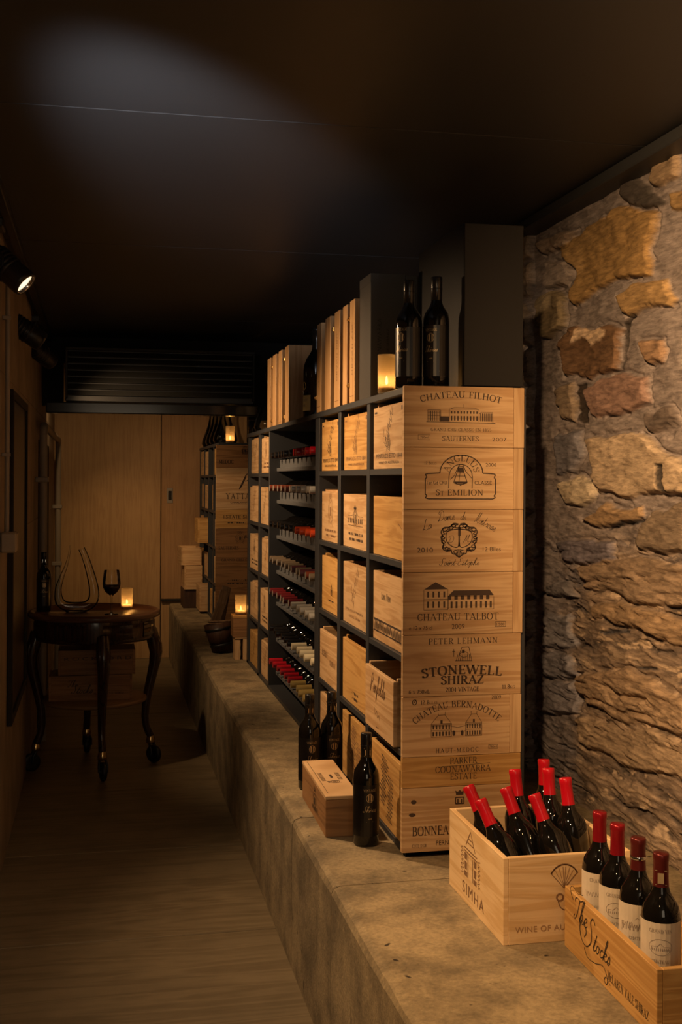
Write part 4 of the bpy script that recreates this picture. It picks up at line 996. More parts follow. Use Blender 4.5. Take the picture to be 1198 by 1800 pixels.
# ------------------------------------------------------------------ bottles
BORD = [(0, 0.004), (.024, 0.0), (.033, .001), (.0370, .007), (.0372, .10), (.0371, .178), (.0362, .190), (.0330, .202), (.0270, .212), (.0205, .221), (.0168, .230), (.0148, .240), (.0138, .252), (.0135, .288), (.0148, .290), (.0148, .298), (.0138, .300), (0, .300)]
def sc_prof(P, h=1.0, r=1.0): return [(a * r, z * h) for a, z in P]
def cyl_map(r, a0):
    return lambda u, v: (r * math.cos(a0 + u / r), r * math.sin(a0 + u / r), v)
def subdiv_rect(x0, x1, y0, y1, n=14):
    return [[(x0 + (x1 - x0) * k / n, y0), (x0 + (x1 - x0) * (k + 1) / n, y0), (x0 + (x1 - x0) * (k + 1) / n, y1), (x0 + (x1 - x0) * k / n, y1)] for k in range(n)]
def bottle(label, loc, cap='cap_red', glass='dark_glass', rot=(0, 0, 0), group=None, h=1.0, r=1.0, style=None, face=-2.2, screw=False, name='wine_bottle', cat='bottle', n=32, lab_z=(.045, .140), lab_w=.118):
    t = thing(name, label, cat, loc, rot, group)
    MB().lathe(sc_prof(BORD, h, r), n).build('bottle_glass', M[glass], t)
    b = MB()
    if screw:
        b.lathe(sc_prof([(.0152, .238), (.0158, .2385), (.0158, .300), (.0150, .3025), (0, .3027)], h, r), n)
        b.lathe(sc_prof([(.0160, .268), (.0164, .2685), (.0164, .271), (.0160, .2715)], h, r), n)
    else:
        b.lathe(sc_prof([(.0155, .2385), (.0150, .246), (.0146, .254), (.0145, .2865), (.0153, .2885), (.0153, .2985), (.0140, .3015), (0, .3018)], h, r), n)
    b.build('capsule', M[cap], t)
    R1 = .0372 * r + .0004
    if style == 'white' or style == 'white_chateau' or style == 'white_red' or style == 'white_etch':
        lb = MB(); lb.polys(subdiv_rect(-lab_w / 2, lab_w / 2, lab_z[0] * h, lab_z[1] * h), cyl_map(R1, face))
        lo = lb.build('label', M['label_white'], t)
        z0, z1 = lab_z[0] * h, lab_z[1] * h; q = []
        if style == 'white_red':
            q = put(script('Penfolds', .024, .06), 0, z1 - .030, mid=0); M_ = 'label_red'
        elif style == 'white_etch':
            q = mark_house(0, z1 - .055, .07, .03, .001) + scribble(-.035, z1 - .04, .035, z1 - .045, 30, .008, .0009, 4) + put(serif('CHATEAU', .006), 0, z1 - .068, mid=0) + mark_lines(.06, z0 + .012, 2, .004, 3, .8); M_ = 'label_ink'
        elif style == 'white_chateau':
            q = put(serif('GRAND VIN', .0065), 0, z1 - .018, mid=0) + lines(ell(0, z1 - .045, .022, .015), w=.0008) + mark_house(0, z1 - .054, .035, .016, .0008) + put(serif('CHATEAU', .006), 0, z0 + .020, mid=0) + put(serif('MEDOC', .005), 0, z0 + .009, mid=0); M_ = 'label_ink'
        else:
            q = put(serif('CHATEAU', .007), 0, z1 - .018, mid=0) + scribble(-.03, z1 - .045, .03, z1 - .04, 20, .007, .0008, 6) + put(serif('GRAND CRU', .006), 0, z0 + .022, mid=0) + put(serif('2004', .006), 0, z0 + .009, mid=0); M_ = 'label_ink'
        MB().polys(shift(q, 0, 0), cyl_map(R1 + .0003, face)).build('label_print', M[M_], lo)
    if style == 'black':
        lo = MB().polys(subdiv_rect(-lab_w / 2, lab_w / 2, .030 * h, .168 * h), cyl_map(R1, face)).build('label', M['label_black'], t)
        q = put(serif('VINTAGE', .007), 0, .155, mid=0) + rect(-.006, .128, .007, .146) + lines(ell(0, .137, .010, .012), w=.0012) + put(script('Shiraz', .017, .07), 0, .098, mid=0) + put(sans('2009', .004), 0, .078, mid=0) + rect(-.01, .071, .01, .072) + rect(-.026, .044, .026, .0452)
        MB().polys(shift(q, 0, 0), cyl_map(R1 + .0003, face)).build('label_print', M['label_gold'], lo)
        q = rect(-.008, .252, .008, .267) + lines([(-.011, .2495), (.011, .2495)], [(-.011, .2705), (.011, .2705)], w=.001)
        MB().polys(q, cyl_map(.0163 * r, face)).build('neck_badge', M['chrome'], t)
    return t

# bottles lying in the trays of the long rack: one of each capsule, then copies
trayproto = {}
def tray_bottle(cap, loc, label, group, seed):
    if cap not in trayproto:
        t = thing('wine_bottle', label, 'bottle', loc, (0, -PI / 2, 0), group)
        MB().lathe(BORD, 20).build('bottle_glass', M['dark_glass'], t)
        b = MB(); b.lathe([(.0158, .2385), (.0155, .246), (.0153, .262), (.0153, .299), (.0147, .3015)], 18); b.build('capsule', M[cap], t)
        e = MB().lathe([(.0147, .3016), (.008, .3020), (0, .3021)], 18)
        e.build('capsule_end', M['cap_end'] if cap in ('cap_taupe', 'cap_brown', 'cap_purple', 'cap_silver', 'cap_darkred') else M[cap], t)
        trayproto[cap] = t; return t
    return dup(trayproto[cap], loc, (0, -PI / 2, 0), label, group)
CAPN = dict(cap_black='black', cap_red='bright red', cap_brown='red-brown', cap_silver='silver', cap_orange='orange-red', cap_taupe='taupe', cap_purple='plum', cap_darkred='dark red', cap_cream='cream', cap_crimson='crimson', cap_gold='gold')
PAT = [['cap_black'] * 6 + ['cap_red'] * 5, ['cap_brown'] * 6 + ['cap_silver'] * 5, ['cap_black'] * 7 + ['cap_orange'] * 4,
       ['cap_taupe'] * 6 + ['cap_purple', 'cap_taupe', 'cap_purple', 'cap_brown', 'cap_taupe'], ['cap_darkred'] * 6 + ['cap_silver'] * 5,
       ['cap_black'] * 6 + ['cap_cream'] * 5, ['cap_crimson'] * 6 + ['cap_gold'] * 5]
TRN = ['top bottle tray', 'second bottle tray down', 'third bottle tray down', 'fourth bottle tray down', 'fifth bottle tray down', 'sixth bottle tray down', 'bottom bottle tray']
ORD = ['far end', 'second from the far end', 'third from the far end', 'fourth from the far end', 'fifth from the far end', 'middle', 'fifth from the near end', 'fourth from the near end', 'third from the near end', 'second from the near end', 'near end']
for k, z in enumerate(FZ):
    for i in range(11):
        rr = random.Random(k * 31 + i); y = BY1 - 0.075 - i * 0.1075 + rr.uniform(-.004, .004)
        cap = PAT[k][i]
        zz = z + 0.0755
        tray_bottle(cap, (1.118 + rr.uniform(-.008, .004), y, zz), f'lying bottle with {CAPN[cap]} capsule, {TRN[k]}, {ORD[i]}', 'bottles lying in the rack trays', i)

# two standing bottles on the rack top, three on the ledge
bottle('dark bottle standing on the rack top beside the glowing candle', (.842, 3.130, ZT), 'cap_black', style='black', screw=True, face=-2.45, h=.985, group='screwcap bottles with black labels')
bottle('dark bottle standing on the rack top in front of the tall black cabinet', (.918, 3.118, ZT), 'cap_black', style='black', screw=True, face=-2.3, h=1.02, group='screwcap bottles with black labels')
bottle('dark bottle standing alone on the ledge in front of the small wooden box', (.741, 3.19, ZL), 'cap_black', style='black', screw=True, face=-1.5, h=1.03, group='screwcap bottles with black labels')
bottle('left of the two dark bottles standing behind the small wooden box', (.690, 3.80, ZL), 'cap_black', style='black', screw=True, face=-1.5, h=1.03, group='screwcap bottles with black labels')
bottle('right of the two dark bottles standing behind the small wooden box', (.770, 3.83, ZL), 'cap_black', style='black', screw=True, face=-1.5, h=1.03, group='screwcap bottles with black labels')
bottle('dark bottle standing on the trolley top next to the left wall', (-.268, 6.16, .7905), 'cap_black', style='black', screw=True, face=-1.5, h=1.0)

# ------------------------------------------------------------------ open crate with red-capped bottles
def aim(base, tip):
    d = Vector(tip) - Vector(base); return d.to_track_quat('Z', 'Y').to_euler()
SX, SY, SW, SL, SH = .875, 2.432, .30, .40, .192
q1 = []     # gate house and name on the long side (u from the far end)
gx, gy = .17, .066
q1 += lines([(gx - .035, gy + .075), (gx, gy + .115), (gx + .035, gy + .075)], [(gx - .025, gy + .085), (gx + .025, gy + .085)], [(gx - .016, gy + .095), (gx + .016, gy + .095)], w=.0028)
for s in (-1, 1):
    q1 += rect(gx + s * .035 - .011, gy, gx + s * .035 + .011, gy + .012) + rect(gx + s * .035 - .008, gy + .016, gx + s * .035 + .008, gy + .035) + rect(gx + s * .035 - .009, gy + .04, gx + s * .035 + .009, gy + .056)
    q1 += scribble(gx + s * .064, gy, gx + s * .062, gy + .065, 14, .012, .003, 6 + s)
q1 += lines([(gx - .05, gy + .06), (gx + .05, gy + .06)], [(gx - .05, gy + .068), (gx + .05, gy + .068)], [(gx - .018, gy), (gx - .018, gy + .055)], [(gx + .018, gy), (gx + .018, gy + .055)], w=.003)
q1 += put(sans('SIMHA', .030, 1.25), .11, .022, x1=.27)
# shell, ring and words on the near end (u from the left)
sx, sy = .142, .118
q2 = lines([(sx, sy)] + [(sx + .040 * math.cos(math.radians(a)), sy + .052 * math.sin(math.radians(a))) for a in range(40, 141, 10)] + [(sx, sy)], w=.0017)
for a in (55, 70, 85, 95, 110, 125): q2 += lines([(sx, sy + .002), (sx + .037 * math.cos(math.radians(a)), sy + .048 * math.sin(math.radians(a)))], w=.0009)
q2 += pen(smooth([(sx + .04 * math.cos(math.radians(a)), sy + .053 * math.sin(math.radians(a))) for a in range(38, 143, 13)], 3), .003)
q2 += pen(ell(.132, .098, .0075, .0075), .0035) + pen(smooth([(.128, .090), (.132, .078), (.142, .070), (.156, .068)], 4), .0022)
sim = crate('open_crate', 'open pine crate of red-capped bottles with a gate house printed on its side', 'crate', (SX, SY, ZL), SL, SW, SH, M['pale_pine'], th=.0125, marks=q1, ink='ink_faint', end_marks=q2)
MB().polys(put(sans('WINE OF AUSTRALIA', .0135, 1.1), .028, .026, x1=.222), lambda u, v: (u, -0.0006, v)).build('printed_marks', M['ink_pale'], sim)
SB = [((.985, 2.612, .465), (.899, 2.75, .713), None, 'leaning bottle with red capsule at the far left of the gate house crate'),
      ((.972, 2.484, .465), (.885, 2.615, .715), None, 'leaning bottle with red capsule at the near left corner of the gate house crate'),
      ((1.035, 2.547, .465), (.962, 2.660, .732), 'white_red', 'leaning red-capped bottle at the front middle of the gate house crate'),
      ((1.022, 2.668, .465), (1.008, 2.722, .757), None, 'red-capped bottle directly behind the front middle one in the gate house crate'),
      ((1.085, 2.482, .465), (1.008, 2.590, .730), 'white', 'left-leaning red-capped bottle at the near side of the crate, third from the left'),
      ((1.112, 2.760, .465), (1.112, 2.795, .760), None, 'upright red-capped bottle at the far right corner of the gate house crate'),
      ((1.098, 2.672, .465), (1.088, 2.705, .757), None, 'red-capped bottle mostly hidden behind the rightmost one in the crate'),
      ((1.120, 2.572, .465), (1.098, 2.622, .757), 'white', 'rightmost red-capped bottle in the gate house crate with wide dark shoulders')]
for bp, tp, stl, lb in SB:
    d = Vector(tp) - Vector(bp)
    bottle(lb, bp, 'cap_red', rot=aim(bp, tp), style=stl, face=-1.95, group='red-capped bottles in the open crate', lab_z=(.075, .170))

# ------------------------------------------------------------------ narrow crate of four labelled bottles
KL = .45
def kx(px): return (px - 987) / 176.0       # share of the side seen from its far end
q3 = []
def st(qw, x, y, s=1, r=0): return shift(qw[0], x, y, s, r)
q3 += shift(script('The', .052, .055, .3)[0], .050, .082, 1)
q3 += pen(smooth([(.050, .118), (.038, .128), (.036, .140), (.050, .146), (.075, .140), (.105, .146)], 5), .0022, .4)
q3 += pen(smooth([(.168, .106), (.158, .116), (.145, .104), (.150, .085), (.146, .062), (.122, .046), (.098, .052), (.088, .072), (.096, .090), (.114, .088), (.122, .074), (.112, .062)], 6), .0034, .45)
q3 += shift(script('tocks', .046, .06, .3)[0], .156, .052, 1)
q3 += pen(smooth([(.112, .040), (.130, .026), (.170, .030), (.205, .040), (.222, .034), (.232, .020), (.226, .010), (.216, .016), (.226, .024), (.246, .016)], 6), .0024, .4)
q3 += put(serif('McLAREN VALE SHIRAZ', .017, .9), .232, .024, x1=.418)
stk = crate('open_crate', 'narrow low crate with flowing black script on its side holding four labelled bottles', 'crate', (1.0, 1.960, ZL), KL, .155, .132, M['honey'], th=.0125, rot=math.radians(-1.2), marks=q3, ink='ink_black')
FB = [((1.0615, 2.345, .4585), 'cap_wine', 'white', 'bottle with shiny red foil and cream label at the far end of the narrow crate'),
      ((1.0605, 2.255, .4585), 'cap_wine', 'white_chateau', 'bottle with shiny red foil, second from the far end of the narrow crate'),
      ((1.0605, 2.160, .4585), 'cap_maroon', 'white_etch', 'bottle with maroon foil and grey engraved landscape label, third in the narrow crate'),
      ((1.0605, 2.064, .4585), 'cap_maroon', 'white_chateau', 'bottle with brown foil and mansion label at the near end of the narrow crate')]
for k, (p, c, s, lb) in enumerate(FB):
    bt = bottle(lb, p, c, style=s, face=-2.05, group='labelled bottles in the narrow crate', lab_z=(.083, .178), lab_w=.132, n=40)
    if k == 2: MB().lathe([(.0157, .2595), (.0160, .260), (.0159, .265), (.0156, .2655)], 28).build('capsule_band', M['chrome'], bt)
    if k == 3:
        q = rect(-.006, .246, .006, .266) + lines([(-.012, .243), (.012, .243)], [(-.012, .270), (.012, .270)], w=.0012)
        MB().polys(q, cyl_map(.0170, -2.05)).build('capsule_stamp', M['label_gold'], bt)

# small closed box on the ledge
t = thing('wooden_box', 'small closed wooden box with printed lid on the ledge among the dark bottles', 'box', (.641, 3.265, ZL), (0, 0, math.radians(-1)))
bw, bl, bh = .098, .43, .118
bd = MB().box(0, bw, 0, bl, 0, bh - .011, .0015).build('box_body', M['brown_box'], t)
MB().box(-.001, bw + .001, -.001, bl + .001, bh - .0105, bh, .0015).build('lid', M['pine'], t)
q = shift(put(serif('CHATEAU', .012), 0, 0, mid=.0), 0, 0)
ql = [[(.016 + .0 * a, 0) for a in (0, 1)]]
tq = put(serif('SAINT EMILION', .011), 0, 0, mid=.215) + []
MB().polys(tq, lambda u, v: (.030 - v, bl - u, bh + .0005)).polys(put(serif('GRAND CRU', .012), 0, 0, mid=.21), lambda u, v: (.083 - v, bl - u, bh + .0005)).polys(lines([(.02, 0), (.40, 0)], w=.0016), lambda u, v: (.012 - v, bl - u, bh + .0005)).polys(rect(.19, -.004, .23, .004), lambda u, v: (.054 - v, bl - u, bh + .0005)).polys(mark_crest(.215, .0, .03), lambda u, v: (.054 - v, bl - u - .06, bh + .0005)).build('printed_marks', M['ink'], t)
MB().polys(mark_crest(.24, .055, .06) + scribble(.19, .03, .30, .035, 12, .01, .003, 3), lambda u, v: (-.0006, bl - u, v)).build('printed_marks', M['ink_black'], t)

# ------------------------------------------------------------------ candles
def candle(label, loc, r=.026, h=.115, flame=1.0, watts=.32):
    t = thing('candle_holder', label, 'candle', loc)
    MB().lathe([(r * .97, .0), (r, .002), (r * 1.02, h), (r * .955, h), (r * .935, .006), (0, .006)], 36).build('glass_holder', M['frost'], t)
    MB().lathe([(0, .0065), (r * .72, .0065), (r * .74, .022), (r * .62, .0235), (0, .0225)], 28).build('tealight', M['wax'], t)
    MB().lathe([(0, .025), (.0032, .028), (.0045, .033), (.0032, .041), (.0012, .049), (0, .052)], 14).build('flame', M['flame'], t)
    l = bpy.data.lights.new('candle_light', 'POINT'); l.energy = watts; l.color = (1.0, .55, .20); l.shadow_soft_size = .006
    o = bpy.data.objects.new('candle_light', l); COL.objects.link(o); o.parent = t; o.location = (0, 0, .040)
    return t
candle('lit candle in a frosted glass on the rack top beside the dark bottles', (.830, 3.335, ZT), .026, .113, watts=.75)
candle('lit candle in a frosted glass on the trolley top beside the wine glass', (.152, 6.21, .7905), .029, .108, watts=.75)

# ------------------------------------------------------------------ boxes and vessels along the long rack's top
t = thing('black_cabinet', 'tall plain black cabinet standing on the near end of the rack', 'cabinet', (.981, 3.072, ZT))
MB().box(0, .168, 0, .46, 0, .455, .002).build('cabinet_body', M['black_box'], t)
MB().box(-.001, .169, -.012, -.001, .004, .451, .0015).build('front_panel', M['black_box'], t)
def carton(label, x, y, w, d, h, words):
    t = thing('bottle_carton', label, 'carton', (x, y, ZT), (0, 0, 0), 'black bottle cartons')
    MB().box(0, w, 0, d, 0, h, .0015).build('carton_body', M['grey_carton'], t)
    MB().box(-.0006, w + .0006, -.0006, d + .0006, h - .03, h + .0006, .001).build('lid', M['grey_carton'], t)
    if words:
        q = put(sans('COONAWARRA', .014, 1.3), .10, 0, x1=.25); q += put(sans('VINTAGE SHIRAZ', .008), .09, -.025, x1=.22) + put(sans('WINE', .008), .09, -.04, x1=.14)
        MB().polys(q, lambda u, v: (.035 - v, -.0006, u)).build('printed_marks', M['grey_ink'], t)
carton('left of the two tall black cartons, behind the lit candle', .832, 3.555, .112, .155, .392, True)
carton('right of the two tall black cartons, behind the dark standing bottles', .946, 3.557, .112, .155, .390, False)
def wine_box(label, x, y0, y1, h, latch=None, words=None, dp=.11, group=None):
    t = thing('wine_box', label, 'wine box', (x, y0, ZT), (0, 0, 0), group); w = y1 - y0
    MB().box(0, dp, 0, w * .66, 0, h, .0015).build('box_body', M['box_v'], t)
    MB().box(.007, dp - .001, w * .70, w * .94, .001, h - .002, .0015).build('lid', M['box_v'], t)
    if latch:
        for z in latch:
            b = MB(); b.box(-.004, 0, w * .62, w * .80, z, z + .016, .001); b.cyl((-.008, w * .71, z + .008), (0, w * .71, z + .008), .005, 10)
            b.build('latch', M['brass'], t)
    if words:
        q = put(serif(words, .010), .06, 0, x1=.06 + h * .5); MB().polys(q, lambda u, v: (-.0006, w * .35 - v, u + .03)).polys(rect(.02, 0, .022, w * .5), lambda u, v: (-.0006, w * .6 - v, u)).build('printed_marks', M['ink_faint'], t)
WBX = [(3.722, 3.834, .338, (.05, .27), 'GRAND VIN', 'first upright wooden wine box beside the black cartons'), (3.842, 3.945, .336, None, None, 'second upright wooden wine box from the black cartons'),
       (3.962, 4.100, .336, (.27,), 'GRAND CRU', 'third upright wooden wine box from the black cartons'), (4.129, 4.273, .337, None, None, 'fourth upright wooden wine box from the black cartons'),
       (4.305, 4.435, .336, (.05,), 'VIN SANTO', 'fifth upright wooden wine box from the black cartons, next to the big bottle')]
for y0, y1, h, la, wo, lb in WBX: wine_box(lb, .818, y0, y1, h, la, wo, group='upright wine boxes on the rack top')
for k, y0 in enumerate((5.30, 5.50, 5.69, 5.88)):
    wine_box(['nearest of the four narrow wine boxes beyond the big bottle', 'second of the four narrow wine boxes beyond the big bottle', 'third of the four narrow wine boxes beyond the big bottle', 'farthest of the four narrow wine boxes, beside the glass carafe'][k],
             .855, y0, y0 + .155, .365, (.03, .30) if k in (0, 2) else None, 'RESERVE' if k == 1 else None, group='narrow wine boxes on the far rack top')
t = thing('magnum_bottle', 'big dark round-shouldered bottle with yellow label between the wine boxes on the rack', 'bottle', (.905, 4.86, ZT))
MB().lathe([(0, .004), (.04, 0), (.054, .004), (.057, .012), (.057, .205), (.054, .230), (.045, .255), (.030, .278), (.021, .296), (.018, .33), (.0175, .372), (.020, .374), (.020, .385), (0, .387)], 36).build('bottle_glass', M['dark_glass'], t)
MB().lathe([(.0215, .296), (.0188, .33), (.0186, .371), (.0212, .373), (.0212, .386), (0, .3885)], 30).build('capsule', M['cap_black'], t)
lo = MB().polys(subdiv_rect(-.042, .042, .035, .10), cyl_map(.0575, -2.95)).build('label', M['label_yellow'], t)
MB().polys(put(serif('VINTAGE', .010), 0, .075, mid=0) + put(serif('1998', .010), 0, .052, mid=0), cyl_map(.0578, -2.95)).build('label_print', M['label_ink'], lo)
MB().polys([ell(0, .14, .018, .018, 0, 342, 19)], cyl_map(.0576, -2.95)).build('seal', M['label_yellow'], t)
t = thing('round_flask', 'round dark glass flask behind the big bottle on the rack', 'flask', (.985, 4.72, ZT))
MB().lathe([(0, .002), (.05, .0), (.085, .03), (.098, .08), (.095, .12), (.07, .17), (.035, .205), (.022, .24), (.021, .30), (.026, .302), (.026, .31), (0, .312)], 36).build('flask_glass', M['green_glass'], t)

CAR = [(.0, .0), (.055, .0), (.078, .006), (.092, .030), (.086, .065), (.062, .125), (.042, .185), (.032, .24), (.029, .29), (.034, .335), (.044, .365)]
def carafe(label, loc, s=1.0, group=None, m='clear'):
    t = thing('glass_carafe', label, 'carafe', loc, (0, 0, 0), group)
    P = [(a * s, z * s) for a, z in CAR]
    MB().lathe(P + [(a * s - .002, z * s + (.003 if i == 0 else 0)) for i, (a, z) in list(enumerate(CAR))[::-1] if a > .01], 36).build('carafe_glass', M[m], t)
    MB().lathe([(.0435 * s, .364 * s), (.0455 * s, .3655 * s), (.0445 * s, .3675 * s), (.0425 * s, .366 * s)], 32).build('rim', M['clear'], t)
    return t
carafe('tall flared glass carafe at the far end of the long rack top', (.930, 6.375, ZT), 1.0)
carafe('second glass carafe, behind the first at the far end of the long rack', (1.065, 6.20, ZT), .97)

# ------------------------------------------------------------------ trolley
TX, TY, TZ = -.012, 6.10, .79
t = thing('serving_trolley', 'round dark wood trolley on four curved legs with casters, against the left wall', 'trolley', (TX, TY, 0))
b = MB(); b.lathe([(0, TZ - .022), (.300, TZ - .022), (.322, TZ - .020), (.330, TZ - .012), (.331, TZ - .002), (.326, TZ + .010), (.317, TZ + .013), (.311, TZ + .008), (.309, TZ), (.0, TZ)], 72); b.build('tabletop', M['mahog_h'], t)
b = MB(); b.lathe([(.300, TZ - .023), (.302, TZ - .05), (.300, TZ - .118), (.296, TZ - .130), (.285, TZ - .130), (.283, TZ - .023)], 72)
b.build('apron', M['mahog'], t)
for k in range(8):
    a = math.radians(22.5 + 45 * k)
    MB().lathe([(.3005, TZ - .112), (.3045, TZ - .110), (.3045, TZ - .038), (.3005, TZ - .036)], 6, a0=a - .26, a1=a + .26).build('apron_panel', M['mahog'], t)
b = MB(); b.lathe([(0, .336), (.255, .336), (.264, .341), (.264, .353), (.258, .358), (0, .358)], 64); b.build('lower_shelf', M['shelfwood'], t)
for a in (278, 188, 8, 98):
    A = math.radians(a); q = Matrix.Rotation(A, 4, 'Z')
    prof = [(.288, .70, .030), (.296, .655, .034), (.310, .61, .036), (.316, .57, .033), (.308, .51, .028), (.292, .44, .025), (.276, .37, .0225), (.264, .30, .020), (.260, .24, .0185), (.266, .19, .0175), (.280, .155, .019), (.290, .135, .018)]
    pts = [(q @ Vector((r, 0, z))) for r, z, w in prof]
    lg = MB().tube([tuple(p) for p in pts], [w for r, z, w in prof], 16).build('leg', M['mahog'], t)
    b = MB()
    for s in (-1, 1):
        kp = [q @ Vector((.318 + .012 * math.sin(u * 3), s * .020, .65 - u * .11)) for u in (0, .25, .5, .75, 1)]
        b.tube([tuple(p) for p in kp], [.006, .011, .012, .009, .003], 8)
    b.build('carved_knee', M['mahog'], lg)
    b = MB(); c = q @ Vector((.290, 0, 0)); b.lathe([(.012, .098), (.022, .100), (.024, .112), (.021, .128), (.017, .140)], 18, T=Matrix.Translation((c.x, c.y, 0)))
    b.build('caster_collar', M['brass'], lg)
    sw = {278: 280, 188: 205, 8: 315, 98: 80}[a]; W_ = Matrix.Rotation(math.radians(sw), 4, 'Z'); ax = W_ @ Vector((0, 1, 0)); off = c + (W_ @ Vector((.022, 0, 0)))
    b = MB()
    for s in (-1, 1):
        b.tube([(c.x + ax.x * .014 * s, c.y + ax.y * .014 * s, .102), (off.x + ax.x * .020 * s, off.y + ax.y * .020 * s, .075), (off.x + ax.x * .020 * s, off.y + ax.y * .020 * s, .042)], .006, 8)
    b.cyl((off.x - ax.x * .024, off.y - ax.y * .024, .046), (off.x + ax.x * .024, off.y + ax.y * .024, .046), .006, 10)
    b.build('caster_fork', M['black_metal'], lg)
    Tm = Matrix.Translation((off.x, off.y, .046)) @ W_ @ Matrix.Rotation(PI / 2, 4, 'X')
    MB().lathe([(0, -.012), (.020, -.012), (.036, -.014), (.044, -.009), (.046, 0), (.044, .009), (.036, .014), (.020, .012), (0, .012)], 28, T=Tm).build('caster_wheel', M['rubber'], lg)
# cases on its shelf
qa = put(script('The', .034, .07, .3), .09, .070) + put(script('Stocks', .042, .07, .3), .11, .036) + put(serif('McLAREN VALE SHIRAZ', .008), .22, .03, x1=.37)
c1 = crate('wine_case', 'lower brown case with looped script on the trolley shelf', 'wine case', (-.235, 5.985, .3585), .22, .41, .125, M['brown_box'], lid=True, end_marks=qa, ink='ink_black')
qb = put(sans('ROCKFORD', .016, 1.5), .03, .075, x1=.36) + put(sans('BAROSSA', .007), .12, .055, mid=.19)
c2 = crate('wine_case', 'upper brown case with spaced capitals stacked on the trolley shelf', 'wine case', (-.19, 5.995, .4845), .21, .38, .125, M['brown_box'], lid=True, end_marks=qb, ink='ink_black')

# glass decanter shaped like a U
t = thing('u_shaped_decanter', 'clear U-shaped glass decanter standing on the trolley', 'decanter', (-.104, 6.11, TZ + .0005))
s = .000857 / 1.0
path = [(434, 225), (428, 280), (410, 350), (384, 420), (366, 490), (372, 550), (404, 584), (470, 592), (535, 586), (570, 550), (574, 490), (560, 420), (540, 350), (520, 290), (500, 245)]
radp = [4, 6, 9, 14, 20, 26, 29, 29, 31, 32, 30, 26, 23, 21, 20]
pts = [((px - 472) * s, 0, (622 - py) * s) for px, py in path]
P2 = smooth([(p[0], p[2]) for p in pts], 4); rr_ = smooth([(i, r) for i, r in enumerate(radp)], 4)
MB().tube([(p[0], 0, p[1]) for p in P2], [r[1] * s for r in rr_], 20, cap=False, sx=.8).build('decanter_glass', M['clear'], t)
MB().lathe([(0, 0), (.052, 0), (.058, .004), (.056, .010), (.03, .014), (0, .014)], 32).build('foot', M['clear'], t)

t = thing('wine_glass', 'stemmed glass of red wine on the trolley beside the candle', 'wine glass', (.070, 5.97, TZ + .0005))
G = [(0, .0), (.034, .0), (.035, .002), (.012, .006), (.0045, .012), (.0038, .05), (.004, .088), (.010, .096), (.030, .112), (.0425, .135), (.045, .155), (.0425, .185), (.037, .222)]
MB().lathe(G, 36).build('glass', M['clear'], t)
MB().lathe([(0, .0985), (.008, .099), (.0285, .1148), (.0405, .136), (.0430, .150), (.0, .150)], 32).build('wine', M['red_wine'], t)

# ------------------------------------------------------------------ second rack at the back
U2 = [(8.10, 8.125), (8.47, 8.50), (8.845, 8.875), (9.22, 9.25), (9.595, 9.625)]
B2 = [(8.125, 8.47), (8.50, 8.845), (8.875, 9.22), (9.25, 9.595)]
r2 = rack('second black rack of cases at the back of the passage', U2, B2)
CN2 = ['nearest column of the back rack', 'second column of the back rack', 'third column of the back rack', 'farthest column of the back rack']
SK = {(1, 0), (1, 2), (1, 3)}
for c, (a, d) in enumerate(B2):
    for r, z in enumerate(ROWZ):
        if (c, r) in SK: continue
        rr = random.Random(c * 7 + r * 3 + 100); L = d - a - .03; dx = .004 + .01 * rr.random()
        w = L
        if (c, r) in ((0, 1), (1, 1)): w = L * .5
        if (c, r) == (2, 2): dx = -.075
        if (c, r) == (2, 4): dx = -.06
        crate('wine_case', f'pale case, {ROWN[r]}, {CN2[c]}', 'wine case', (RX0 + dx, a + .012, z + .0005), w, .30, .18 + .02 * rr.random(), M['pine'] if rr.random() < .7 else M['honey'], group='cases in the back rack', lid=True,
              marks=mark_sig(w, .18, c + r) if w > .2 else mark_lines(w, .09, 3, .012, c + r), ink='ink_faint')
bottle('short dark bottle standing in the back rack', (.87, 8.62, ROWZ[3] + .0005), 'cap_black', h=.6, r=.9, n=20)
def panel2(label, z0, z1, mat, marks, x1=1.15):
    t = thing('case_front', label, 'case front', (.80, 8.082, z0), group='case fronts on the end of the back rack')
    MB().box(0, x1 - .80, 0, .017, 0, z1 - z0 - .0015, .001).build('front_board', mat, t)
    MB().polys(marks, lambda u, v: (u, -.0006, v)).build('printed_marks', M['ink'], t)
zz2 = [1.712, 1.552, 1.262, 1.132, .865, .467]
pm = [put(serif('CHATEAU', .03), .18, .10, x1=.33) + put(serif('MEDOC', .025), .02, .03, x1=.12) + mark_crest(.2, .12, .05),
      put(script('Penfolds', .10, .07), .16, .15) + put(serif('YATTARNA', .038, .9, .2), .07, .075, x1=.34) + put(sans('CHARDONNAY', .010), .1, .045, x1=.25),
      put(serif('ESTATE SHIRAZ', .022), .05, .07, x1=.31) + mark_lines(.35, .035, 1, .012, 5),
      put(serif('RESERVE', .02), .2, .20, x1=.34) + mark_crest(.17, .2, .07) + put(serif('SAUTERNES', .022), .02, .12, x1=.16) + put(serif('GRAND CRU CLASSE', .016), .04, .04, x1=.30),
      mark_lines(.35, .3, 2, .015, 8)]
pl = ['topmost case front on the end of the back rack, below the small candle', 'case front with a flourished signature over spaced capitals on the back rack', 'low case front below the signed one on the back rack', 'darker case front with several printed lines, fourth down on the back rack', 'bottom case front of the back rack, behind the dark bucket']
for k in range(5): panel2(pl[k], zz2[k + 1], zz2[k], [M['brown_box'], M['pine'], M['honey'], M['brown_box'], M['brown_box']][k], pm[k])
candle('small lit candle in a frosted glass on the end of the back rack', (.905, 8.16, ZT), .030, .118, watts=.75)
